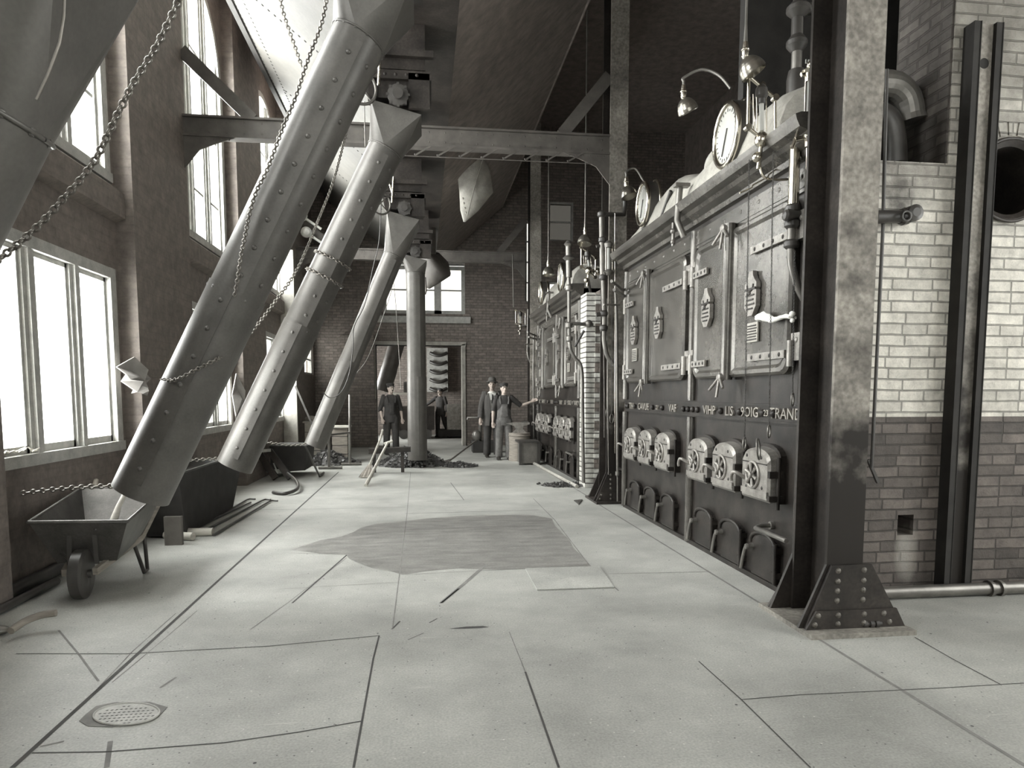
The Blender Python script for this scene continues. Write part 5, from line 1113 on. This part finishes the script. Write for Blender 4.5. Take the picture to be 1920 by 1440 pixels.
# plank, brooms, shovel by the heap
yy = 13.2
pk = thing('plank_bench', 'low plank on a post in front of the man in the dark shirt', 'bench', AZ(725, 885)); A, B_ = AY(692, 846, yy), AY(770, 842, yy); b = MB(); b.bar(A, B_, 0.22, 0.09); b.build('plank', M_COLM, pk)
for f in (0.12, 0.8): b = MB(); p = A.lerp(B_, f); b.bar((p.x, yy, 0), (p.x, yy, p.z - 0.03), 0.06, 0.06, up=(0, 1, 0)); b.build('leg', M_COLM, pk)
br = thing('broom', 'broom with worn bristles leaning on the low plank', 'broom', AZ(688, 896)); b = MB(); b.tube([AZ(693, 872, 0.16), AY(713, 823, 13.0), AY(718, 805, 13.0)], 0.018, 8); b.build('handle', M_PALEW, br)
b = MB(); top = AZ(694, 870, 0.17); fb = AZ(688, 896, 0.0); b.rings([[top.lerp(fb, f) + V(((0.03 + 0.09 * f) * math.cos(2 * PI * k / 18), (0.03 + 0.04 * f) * math.sin(2 * PI * k / 18), (0.012 if k % 2 else 0) * f)) + V((-0.03 * f, 0, 0)) for k in range(18)] for f in (0, 0.2, 0.5, 0.8, 0.97)], 0, False, True); b.build('bristles', M_WOOD, br)
tp = thing('shovel', 'long pale shovel handle leaning across the broom', 'shovel', AZ(685, 911)); b = MB(); b.tube([AZ(686, 910, 0.02), AY(727, 830, 12.75)], [0.03, 0.022], 8); b.build('shaft', M_PALEW, tp)
b = MB(); q = AY(727, 830, 12.75); b.tube([q + V((-0.07, 0, -0.02)), q + V((0.09, 0, 0.03))], 0.022, 8); b.build('grip', M_PALEW, tp)
b = MB(); A = AZ(840, 866, 0.05); B_ = AY(893, 826, 15.9); b.tube([A, B_], 0.02, 8); shv = thing('shovel', 'long handled shovel standing in the coal, held by the man in the hat', 'shovel', A); b.build('shaft', M_PIPE, shv)
b = MB(); b.prism([A + V((-0.16, -0.12, -0.03)), A + V((0.02, -0.12, 0.0)), A + V((0.06, 0.1, 0.05)), A + V((-0.14, 0.12, -0.01))], (0, 0, 0.012)); b.build('blade', M_DPIPE, shv)
# anvil and stump, iron box, pipe on the floor
yy = 15.25
an = thing('anvil', 'anvil standing on a wooden stump behind the men', 'anvil', AY(975, 812, yy)); b = MB(); c = AY(974, 803, yy); s_ = 1.0
b.prism([c + V(q) for q in ((-0.16, -0.06, -0.10), (0.16, -0.06, -0.10), (0.07, -0.06, -0.02), (0.08, -0.06, 0.05), (0.22, -0.06, 0.09), (0.22, -0.06, 0.13), (-0.12, -0.06, 0.13), (-0.30, -0.06, 0.11), (-0.12, -0.06, 0.05), (-0.07, -0.06, -0.02))], (0, 0.12, 0)); b.build('body', M_FIRED, an)
b = MB(); b.tube([c + V((0.05, 0, 0.145)), c + V((0.2, 0, 0.145))], 0.015, 6); b.build('tool', M_PIPE, an)
b = MB(); b.lathe((c.x, yy, 0), (0, 0, 1), [(0.24, 0), (0.23, 0.3), (0.24, c.z - 0.10)], 20); b.torus((c.x, yy, c.z - 0.16), (0, 0, 1), 0.24, 0.012, 20, 6); solo(b, 'stump', M_WOOD, 'wooden stump block carrying the anvil', 'stump')
ib = thing('iron_box', 'low iron framed box at the far end of the far boiler', 'box', AZ(1010, 868)); A = AZ(992, 868); B_ = AZ(1034, 862)
b = MB(); A = V((2.0, 14.25, 0)); b.box(A.x, A.x + 0.36, A.y, A.y + 0.5, 0.03, 0.46); b.build('body', M_PIPE, ib)
b = MB(); b.box(A.x - 0.05, A.x + 0.39, A.y - 0.06, A.y + 0.56, 0.46, 0.50)
for q in ((A.x - 0.04, A.y - 0.04), (A.x + 0.34, A.y - 0.04)): b.box(q[0], q[0] + 0.06, q[1], q[1] + 0.06, 0, 0.46)
b.build('frame', M_DPIPE, ib)
solo(MB().tube([AZ(1000, 868, 0.03), AZ(1082, 912, 0.03)], 0.03, 8), 'floor_pipe', M_LAG, 'pale pipe lying on the floor along the far boiler', 'pipe')
hp4 = AZ(1062, 911); heap(hp4.x, hp4.y + 0.1, 0.4, 0.03, 200, 'spilled ash and coal on the floor by the pale brick pier', 21, 0.02, 'coal_spill')
b = MB(); b.add([AZ(x, y_, 0.004) for x, y_ in ((1076, 939), (1090, 937), (1085, 946))], [(0, 1, 2)]); b.prism([AZ(x, y_, 0.004) for x, y_ in ((1076, 939), (1085, 946), (1092, 937))], (0, 0, 0.01)); solo(b, 'iron_scrap', M_DPIPE, 'small dark three cornered scrap on the floor before the middle column', 'scrap')
# toolbox and vise by the end wall
vb = thing('work_bench', 'low work bench with a vise at the end wall behind the hat man', 'bench', AY(905, 838, 17.5)); A = AY(893, 805, 17.6); b = MB(); b.box(A.x - 0.1, A.x + 0.55, 17.4, 18.0, 0, A.z - 0.3); b.build('cabinet', M_DARK, vb)
b = MB(); b.tube([(A.x - 0.22, 17.5, A.z + 0.25), (A.x - 0.22, 17.5, A.z + 0.3), (A.x + 0.1, 17.5, A.z + 0.3)], 0.03, 8); b.tube([(A.x + 0.1, 17.6, A.z - 0.31), (A.x + 0.1, 17.5, A.z + 0.3)], 0.04, 8); b.ell((A.x, 17.45, A.z - 0.15), (0.12, 0.08, 0.14)); b.build('vise', M_PIPE, vb)
# steel floor hatch plate and drain
hq = [AZ(x, y_, 0.002) for x, y_ in ((985, 1067), (1124, 1063), (1152, 1102), (1007, 1107))]
solo(MB().prism(hq, (0, 0, 0.008)), 'floor_hatch', M_FLOOR, 'loose square steel plate lying on the floor at the edge of the damp patch', 'hatch')
dc = AZ(237, 1340); dr = thing('floor_drain', 'oval perforated drain grate set in the floor near the camera', 'drain', (dc.x, dc.y, 0)); b = MB()
b.prism([AZ(x, y_, 0.0016) for x, y_ in ((148, 1352), (160, 1340), (180, 1324), (215, 1317), (280, 1316), (314, 1326), (296, 1345), (270, 1356), (210, 1363), (165, 1362))], (0, 0, 0.001)); b.build('surround', M_SEAM2, dr)
b = MB(); pts = [AZ(237 + 62 * math.cos(a) + 0 * math.sin(a), 1340 + 20 * math.sin(a) - 4 * math.cos(a), 0.003) for a in [2 * PI * k / 32 for k in range(32)]]
b.prism(pts, (0, 0, 0.004)); rr_ = random.Random(2)
for i in range(-6, 7):
    for j in range(-3, 4):
        fx, fy = (i + (j % 2) * 0.5) * 9.0, j * 5.2
        if (fx / 56) ** 2 + (fy / 17) ** 2 < 0.9:
            c = AZ(237 + fx, 1340 + fy - 4 * fx / 62, 0.0076); a = 0.5 + rr_.uniform(-.3, .3); u = V((math.cos(a), math.sin(a), 0)); w = V((-u.y, u.x, 0)); e1, e2 = 0.009, 0.005
            b.add([c + u * e1, c + w * e2, c - u * e1, c - w * e2], [(0, 1, 2, 3)], 1)
b.tube([p + V((0, 0, 0.004)) for p in pts] + [pts[0] + V((0, 0, 0.004))], 0.005, 6, 0, False)
b.build('grate', [M_FRAME, M_SEAM], dr)
# insulators on the far frame
for p_, lb in (((566, 405), 'round pale fitting on the far beam bracket, upper one'), ((574, 436), 'round pale fitting on the far beam bracket, lower one')):
    b = MB(); c = AY(*p_, 16.3); b.lathe(c, (0.2, -1, 0), [(0.12, 0), (0.12, 0.05), (0.07, 0.1), (0.02, 0.12)], 16); b.tube([c, c + V((0.4, 0.1, -0.25))], 0.03, 8); solo(b, 'insulator', M_DIAL, lb, 'insulator')

# ================================================================== ROOM BEYOND THE DOORWAY
oven = thing('header_stack', 'row of curved iron headers on the wall beyond the doorway', 'headers', AY(822, 745, 25.2)); yy = 25.3
b = MB(); A, B_ = AY(800, 652, yy), AY(840, 735, yy); b.box(A.x, B_.x, yy, yy + 0.28, B_.z, A.z); b.build('panel', M_FRAME, oven)
for k in range(5):
    b = MB(); c = AY(822, 662 + 16.5 * k, yy); n = 10; b.tube([c + V((-0.30 + 0.6 * i / n, -0.08 - 0.10 * math.sin(PI * i / n), -0.10 * math.sin(PI * i / n))) for i in range(n + 1)], 0.06, 8); b.build('header', M_DPIPE, oven)
mc = thing('workshop_machine', 'dark squat machine beyond the doorway right of the far man', 'machine', AY(850, 815, 24)); A, B_ = AY(838, 758, 23.6), AY(872, 800, 23.6); b = MB(); b.box(A.x, B_.x + 0.6, 23.6, 24.3, 0.25, A.z); b.build('body', M_FIRED, mc)
b = MB(); b.box(A.x - 0.3, B_.x + 0.7, 23.5, 24.4, 0.05, 0.28); b.build('base', M_DARK, mc)
c_ = thing('coal_car', 'dark steel coal car beyond the doorway beside the vertical chute', 'cart', AY(800, 805, 23.2)); A, B_ = AY(742, 762, 23.2), AY(815, 806, 23.2); b = MB(); b.box(A.x, B_.x, 23.2, 24.2, B_.z, A.z); b.build('body', M_COLM, c_)
b = MB()
for x in (A.x + 0.25, B_.x - 0.25): b.lathe((x, 23.15, 0.16), (0, 1, 0), [(0.16, 0), (0.16, 0.06)], 16)
b.box(A.x + 0.1, B_.x - 0.1, 23.3, 24.0, 0.14, B_.z); b.build('wheel', M_DPIPE, c_)
yy = 22.6; tbz = AY(745, 736, yy)
tbl = thing('tall_desk', 'pale topped tall desk beyond the doorway behind the left man', 'desk', (AY(750, 830, yy).x, yy, 0)); A, B_ = AY(732, 736, yy), AY(772, 741, yy); b = MB(); b.box(A.x, B_.x, yy, yy + 0.6, A.z - 0.08, A.z); b.build('top', M_PALEW, tbl)
for x in (A.x + 0.06, B_.x - 0.06):
    for y2 in (yy + 0.06, yy + 0.54): b = MB(); b.box(x - 0.04, x + 0.04, y2 - 0.04, y2 + 0.04, 0, A.z - 0.08); b.build('leg', M_WOOD, tbl)
solo(MB().box(A.x + 0.42, A.x + 0.62, yy + 0.1, yy + 0.3, A.z, A.z + 0.34), 'dark_box', M_DPIPE, 'small dark box standing on the tall desk beyond the doorway', 'box')
# ================================================================== PEOPLE
def human(loc, yaw, h, label, armL, armR, outfit, head=(0, 0), legs=None, extra=None):
    # local frame: faces -y; +x is the viewer's right. arms: elbow, wrist, finger direction
    s = h / 1.75; M = Matrix.Translation(V(loc)) @ Matrix.Rotation(yaw, 4, 'Z') @ Matrix.Scale(s, 4)
    t = thing('person', label, 'person', loc)
    def fin(b, name, m, par=t, vox=None, sub=0):
        o = b.xf(M).build(name, m, par)
        if vox:
            r = o.modifiers.new('weld', 'REMESH'); r.mode = 'VOXEL'; r.voxel_size = vox; r.use_smooth_shade = True
            q = o.modifiers.new('soft', 'SMOOTH'); q.factor = 0.5; q.iterations = 2
        return o
    def oval(c, rx, ry, n=20): c = V(c); return [c + V((rx * math.cos(2 * PI * k / n), ry * math.sin(2 * PI * k / n), 0)) for k in range(n)]
    SH = {1: V((0.175, 0.01, 1.43)), -1: V((-0.175, 0.01, 1.43))}
    ARM = {1: [V(p) for p in armR], -1: [V(p) for p in armL]}
    legs = legs or {1: [V((0.095, 0, 0.90)), V((0.11, -0.02, 0.49)), V((0.12, 0.015, 0.08))], -1: [V((-0.095, 0, 0.90)), V((-0.11, -0.01, 0.49)), V((-0.12, 0.02, 0.08))]}
    def torso(b, g=0.0, lo=0.84):
        prof = [(0.84, .150, .105), (0.92, .165, .115), (1.0, .155, .11), (1.08, .148, .105), (1.18, .158, .112), (1.28, .172, .118), (1.36, .178, .112), (1.42, .160, .095), (1.465, .105, .075), (1.495, .062, .062)]
        b.rings([oval((0, 0.005, z), rx + g, ry + g) for z, rx, ry in prof if z >= lo], 0, True, True); return b
    def leg(b, k, g=0.0, hem=0.06, straight=False):
        hp_, kn, an_ = legs[k]; hem_ = an_ + (kn - an_) * 0.0
        rr = [0.088, 0.078, 0.058, 0.054, 0.042] if not straight else [0.10, 0.098, 0.086, 0.084, 0.086]
        b.tube([hp_ + V((0, 0, 0.03)), hp_.lerp(kn, 0.45), kn, kn.lerp(an_, 0.4), an_ + V((0, 0, hem - 0.08))], [q + g for q in rr], 16); return b
    def arm(b, k, g=0.0, upto=1.0, cuff=0.0):
        e, w = ARM[k][0], ARM[k][1]; p = [SH[k] + V((-0.03 * k, 0, 0.0)), SH[k], SH[k].lerp(e, 0.5), e]; rr = [0.058, 0.060, 0.052, 0.044]
        if upto > 0: p += [e.lerp(w, 0.4 * upto if upto < 1 else 0.4), e.lerp(w, upto)]; rr += [0.044, 0.044 - 0.014 * upto + cuff]
        b.tube(p, [q + g for q in rr], 14); return b
    # --- body: one continuous figure with head, hands, feet
    b = MB(); torso(b, -0.012)
    for k in (1, -1):
        leg(b, k, -0.012); arm(b, k, -0.006)
        an_ = legs[k][2]; b.tube([an_ + V((0, 0.05, -0.035)), an_ + V((0, 0.0, -0.025)), an_ + V((0.01 * k, -0.09, -0.045)), an_ + V((0.015 * k, -0.155, -0.055))], [0.036, 0.046, 0.038, 0.024], 12)
        e, w, fd = ARM[k]; fd = fd.normalized(); side = fd.cross(V((0, -1, 0))); side = (side if side.length > 0.2 else fd.cross(V((0, 0, 1)))).normalized(); pn = fd.cross(side).normalized()
        b.tube([w - fd * 0.01, w + fd * 0.035, w + fd * 0.085], [0.026, 0.036, 0.036], 10, sx=0.62)
        for j, (o_, ln_) in enumerate(((-0.030, 0.062), (-0.011, 0.074), (0.010, 0.078), (0.029, 0.068))):
            q = w + fd * 0.08 + side * o_; curl = pn * (0.018 + 0.004 * j) * (-1 if pn.y > 0 else 1)
            b.tube([q, q + fd * ln_ * 0.45 + curl * 0.3, q + fd * ln_ * 0.8 + curl * 1.3, q + fd * ln_ * 0.95 + curl * 2.2], [0.0095, 0.009, 0.008, 0.007], 8)
        q = w + fd * 0.03 - side * 0.03 * 1; b.tube([q, q + fd * 0.035 - side * 0.025, q + fd * 0.065 - side * 0.028], [0.012, 0.0105, 0.008], 8)
    b.tube([(0, 0.012, 1.45), (0, 0.0, 1.52), (0, -0.01, 1.58)], [0.062, 0.056, 0.056], 14)
    hb = MB(); hc_ = V((0, -0.015, 1.645))
    hb.ell(hc_, (0.074, 0.094, 0.108), 20, 14); hb.ell(hc_ + V((0, -0.045, -0.085)), (0.046, 0.048, 0.038), 14, 8)          # skull, jaw
    hb.tube([hc_ + V((0, -0.088, 0.022)), hc_ + V((0, -0.115, -0.022)), hc_ + V((0, -0.092, -0.032))], [0.009, 0.016, 0.012], 10)  # nose
    hb.ell(hc_ + V((0, -0.086, 0.032)), (0.05, 0.015, 0.012), 12, 6); hb.ell(hc_ + V((0, -0.088, -0.062)), (0.024, 0.012, 0.011), 10, 6)
    for k in (1, -1): hb.ell(hc_ + V((0.076 * k, 0.008, -0.005)), (0.012, 0.022, 0.032), 10, 6)
    HM = Matrix.Translation(hc_) @ Matrix.Rotation(head[0], 4, 'Z') @ Matrix.Rotation(head[1], 4, 'X') @ Matrix.Translation(-hc_)
    hb.xf(HM); b.v += hb.v if False else []; o0 = len(b.v); b.v += hb.v; b.f += [(tuple(i + o0 for i in f[0]), f[1], f[2]) for f in hb.f]
    fin(b, 'body', M_SKIN, vox=0.0085)
    e = MB()
    for k in (1, -1): e.ell(hc_ + V((0.031 * k, -0.083, 0.012)), (0.013, 0.010, 0.008), 8, 6)
    fin(e.xf(HM), 'eyes', M_HAIR)
    e = MB(); e.ell(hc_ + V((0, -0.099, -0.055)), (0.022, 0.004, 0.0045), 8, 4); fin(e.xf(HM), 'mouth', M_CLOTHM)
    e = MB(); n = 20; e.rings([[hc_ + V((0.080 * math.sin(a) * math.cos(2 * PI * k / n), 0.014 + 0.098 * math.sin(a) * math.sin(2 * PI * k / n), 0.012 + 0.104 * math.cos(a) - (0.10 * max(0, math.sin(2 * PI * k / n)) * (a / 1.6)))) for k in range(n)] for a in (0.05, 0.5, 0.9, 1.25, 1.5)], 0, True, False)
    fin(e.xf(HM), 'hair', M_HAIR)
    if outfit.get('moustache'): e = MB(); e.ell(hc_ + V((0, -0.104, -0.042)), (0.03, 0.01, 0.009), 10, 5); fin(e.xf(HM), 'moustache', M_HAIR)
    for k in (1, -1):
        an_ = legs[k][2]; e = MB(); e.tube([an_ + V((0, 0.055, -0.03)), an_ + V((0, 0.0, -0.015)), an_ + V((0.01 * k, -0.09, -0.035)), an_ + V((0.015 * k, -0.165, -0.045))], [0.042, 0.056, 0.046, 0.033], 14); e.box(an_.x - 0.045, an_.x + 0.045, an_.y - 0.19, an_.y + 0.09, 0.0, 0.022); fin(e, 'shoe', M_HAIR, vox=0.01)
    tm = outfit['trousers']; e = MB(); e.rings([oval((0, 0.005, z), rx, ry) for z, rx, ry in ((0.80, .165, .118), (0.92, .178, .128), (1.02, .166, .122))], 0, True, True)
    for k in (1, -1): leg(e, k, 0.0, 0.055, True)
    if outfit.get('bib'):
        e.rings([[V((x * (1.0 - 0.3 * f), -0.118 - 0.012 * math.cos(x * 9) - 0.01 * math.sin(PI * f) + yb, 1.0 + 0.30 * f)) for x in (-0.15, -0.1, -0.05, 0, 0.05, 0.1, 0.15) for yb in (0,)] for f in (0, 0.33, 0.66, 1)], 0, True, False, close=False)
        e.rings([oval((0, 0.003, z), rx, ry) for z, rx, ry in ((1.0, .166, .124), (1.1, .162, .124), (1.2, .150, .123), (1.29, .108, .134))], 0, True, True)
    fin(e, 'overalls' if outfit.get('bib') else 'trousers', tm, vox=0.012)
    if outfit.get('bib'):
        e = MB()
        for k in (1, -1): e.tube([V((0.085 * k, -0.137, 1.29)), V((0.10 * k, -0.125, 1.38)), V((0.10 * k, -0.06, 1.465)), V((0.09 * k, 0.06, 1.46)), V((0.04 * k, 0.14, 1.30))], 0.017, 8, sx=0.6)
        fin(e, 'straps', tm)
    e = MB(); torso(e, 0.004, 0.9)
    for k in (1, -1): arm(e, k, 0.012, outfit['sleeve'], 0.012)
    fin(e, 'shirt', outfit['shirt'], vox=0.011)
    if outfit.get('jacket'):
        e = MB(); n = 26; a0 = -PI / 2 + 0.42; secs = []
        for z, rx, ry, op in ((0.72, .215, .165, .62), (0.85, .205, .155, .55), (1.0, .19, .145, .45), (1.15, .19, .14, .42), (1.30, .20, .14, .45), (1.40, .192, .122, .5), (1.455, .13, .095, .55)):
            secs.append([V((rx * math.cos(-PI / 2 + op * 0.6 + (2 * PI - op * 1.2) * k / n), 0.005 + ry * math.sin(-PI / 2 + op * 0.6 + (2 * PI - op * 1.2) * k / n), z)) for k in range(n + 1)])
        inn = [[V((p.x * 0.94, p.y * 0.94, p.z)) for p in r_] for r_ in secs]
        e.rings(secs, 0, True, False, close=False); e.rings([r_[::-1] for r_ in inn], 0, True, False, close=False); e.rings([secs[0], inn[0]], 0, False, False, close=False)
        for k in (1, -1): arm(e, k, 0.022, 0.94, 0.012)
        fin(e, 'jacket', outfit['jacket'])
        e = MB(); e.prism([(-0.055, -0.128, 1.30), (0.055, -0.128, 1.30), (0.075, -0.105, 1.455), (-0.075, -0.105, 1.455)], (0, 0.03, 0)); e.torus((0, -0.005, 1.485), (0, -0.1, 1), 0.064, 0.016, 18, 8); fin(e, 'collar', M_SHIRTW)
        e = MB(); e.prism([(0, -0.134, 1.20), (0.028, -0.134, 1.24), (0.014, -0.134, 1.43), (-0.014, -0.134, 1.43), (-0.028, -0.134, 1.24)], (0, 0.008, 0)); fin(e, 'tie', M_CLOTHD)
        e = MB(); torso(e, 0.011, 0.98); e.v = [p for p in e.v]; fin(e, 'waistcoat', M_CLOTHD) if False else None
    if outfit['hat'] == 'bowler':
        e = MB(); c = hc_ + V((0, 0.005, 0.055)); e.lathe(c, (0, 0.08, 1), [(0.135, 0.012), (0.138, 0.004), (0.115, -0.004), (0.09, 0.0), (0.089, 0.05), (0.084, 0.09), (0.06, 0.118), (0.02, 0.125)], 26); fin(e.xf(HM), 'hat', outfit['hatmat'])
        e = MB(); e.lathe(c + V((0, 0, 0.002)), (0, 0.08, 1), [(0.0915, 0.002), (0.0915, 0.03)], 26, 0, True, False); fin(e.xf(HM), 'hat_band', M_HAIR)
    elif outfit['hat'] == 'cap':
        e = MB(); c = hc_ + V((0, 0.01, 0.05)); e.lathe(c, (0, 0.15, 1), [(0.088, -0.01), (0.092, 0.02), (0.10, 0.045), (0.095, 0.066), (0.05, 0.08), (0.01, 0.082)], 22); e.rings([[c + V((0.07 * math.cos(a) * q, -0.075 - 0.06 * math.sin(a) * q, 0.006 - 0.018 * q * math.sin(a))) for a in [PI * i / 10 for i in range(11)]] for q in (0.6, 0.85, 1.0)], 0, True, False, close=False); fin(e.xf(HM), 'cap', outfit['hatmat'])
    return t
dn_ = (0, -0.15, -1)
q = AZ(923, 857); human(q, 0.0, 1.80, 'person in bowler hat, dark jacket and tie standing with a shovel', 
      [(-0.25, 0.02, 1.14), (-0.275, -0.07, 0.88), (0, -0.1, -1)], [(0.24, 0.03, 1.14), (0.25, -0.03, 0.88), dn_],
      dict(trousers=M_CLOTHD, shirt=M_SHIRTW, sleeve=0.92, jacket=mat('striped_dark_suit', (0.075, 0.07, 0.066), 0.9, var=0.4, scale=9, streak=(6, 6, 0.4)), hat='bowler', hatmat=mat('grey_felt', (0.10, 0.095, 0.088), 0.9)), head=(-0.1, 0.0))
q = AZ(945, 862); human(q, 0.0, 1.70, 'person in cap and faded overalls standing with one arm stretched out to a pipe',
      [(-0.245, 0.02, 1.13), (-0.265, -0.05, 0.88), (0.05, -0.2, -1)], [(0.40, 0.03, 1.25), (0.64, 0.0, 1.34), (1, 0.0, 0.45)],
      dict(trousers=M_CLOTHM, bib=True, shirt=M_CLOTHD, sleeve=0.0, hat='cap', hatmat=M_CLOTHD), head=(0.15, 0.0))
q = AZ(734, 852); human(q, 0.25, 1.72, 'person with moustache, dark shirt and overalls standing behind the low plank',
      [(-0.26, 0.02, 1.13), (-0.24, -0.12, 0.90), (0.05, -0.3, -1)], [(0.26, 0.05, 1.14), (0.28, 0.0, 0.9), dn_],
      dict(trousers=M_CLOTHD, bib=True, shirt=M_CLOTHD, sleeve=0.25, hat='cap', hatmat=M_CLOTHD, moustache=True), head=(0.3, 0.05))
q = AZ(826, 820); human(q, -0.5, 1.66, 'person in dark clothes standing beyond the doorway, arm stretched to the coal car',
      [(-0.38, -0.10, 1.25), (-0.60, -0.18, 1.12), (-1, -0.2, -0.4)], [(0.24, 0.05, 1.14), (0.25, 0.0, 0.9), dn_],
      dict(trousers=M_CLOTHD, bib=False, shirt=M_CLOTHD, sleeve=0.92, hat='cap', hatmat=M_CLOTHD), head=(-0.2, 0.0),
      legs={1: [V((0.095, 0, 0.90)), V((0.15, 0.08, 0.50)), V((0.27, 0.22, 0.09))], -1: [V((-0.095, 0, 0.90)), V((-0.10, -0.03, 0.49)), V((-0.10, 0.0, 0.08))]})

# ================================================================== LIGHT
def area(name, loc, rot, sx, sy, power, col=(1, 1, 1)):
    d = bpy.data.lights.new(name, 'AREA'); d.shape = 'RECTANGLE'; d.size = sx; d.size_y = sy; d.energy = power; d.color = col
    o = bpy.data.objects.new(name, d); COL.objects.link(o); o.location = loc; o.rotation_euler = rot; return o
RAD = 30.0
for i, R in enumerate(RS):          # daylight outside each window of the left wall
    yc = R - WL / 2 + 0.35
    area('day_fill', (XL - 0.32, yc, 1.75), (0, -PI / 2, 0), 2.1, 3.0, RAD * 0.8 * PI * 2.1 * 3.0)
    area('day_fill', (XL - 0.32, yc, 5.3), (0, -PI / 2, 0), 4.0, 3.0, RAD * PI * 4.0 * 3.0)
area('day_fill', (XL - 0.32, RX - WL / 2, 5.3), (0, -PI / 2, 0), 4.0, 2.4, RAD * 0.65 * PI * 4.0 * 2.4)  # lamp of the added upper window, out of view
area('day_fill', (XL - 0.32, 22.8, 2.0), (0, -PI / 2, 0), 2.2, 2.0, RAD * PI * 5)
area('day_fill', (4.0, -6.0, 3.3), (PI / 2, 0, 0), 3.4, 4.8, REAR * PI * 16)  # fill lamp added behind the unseen rear window
area('day_fill', (8.0, 1.4, 3.1), (0, PI / 2, 0), 4.4, 4.2, SIDE * PI * 17)  # fill lamp added outside the unseen right window
w = bpy.data.worlds.new('World'); scene.world = w; w.use_nodes = True
w.node_tree.nodes['Background'].inputs[0].default_value = (1.0, 0.995, 0.965, 1); w.node_tree.nodes['Background'].inputs[1].default_value = 6.0

# ================================================================== CAMERA / VIEW
cd = bpy.data.cameras.new('camera'); cam = bpy.data.objects.new('camera', cd); COL.objects.link(cam)
cam.location = EYE; cam.rotation_euler = (PI / 2 - TH, 0, -PS)
cd.sensor_fit = 'HORIZONTAL'; cd.sensor_width = 36; cd.lens = CF / 1920 * 36; cd.shift_x = 0.0; cd.shift_y = (CPY - 720) / 1920; cd.clip_end = 200
scene.camera = cam
vs_ = scene.view_settings; vs_.view_transform = 'Standard'; vs_.look = 'None'; vs_.gamma = 1; vs_.use_curve_mapping = False; vs_.exposure = EXPO
scene.cycles.use_denoising = True; scene.cycles.max_bounces = 8; scene.cycles.diffuse_bounces = 5; scene.cycles.transparent_max_bounces = 12
scene.cycles.sample_clamp_indirect = 8
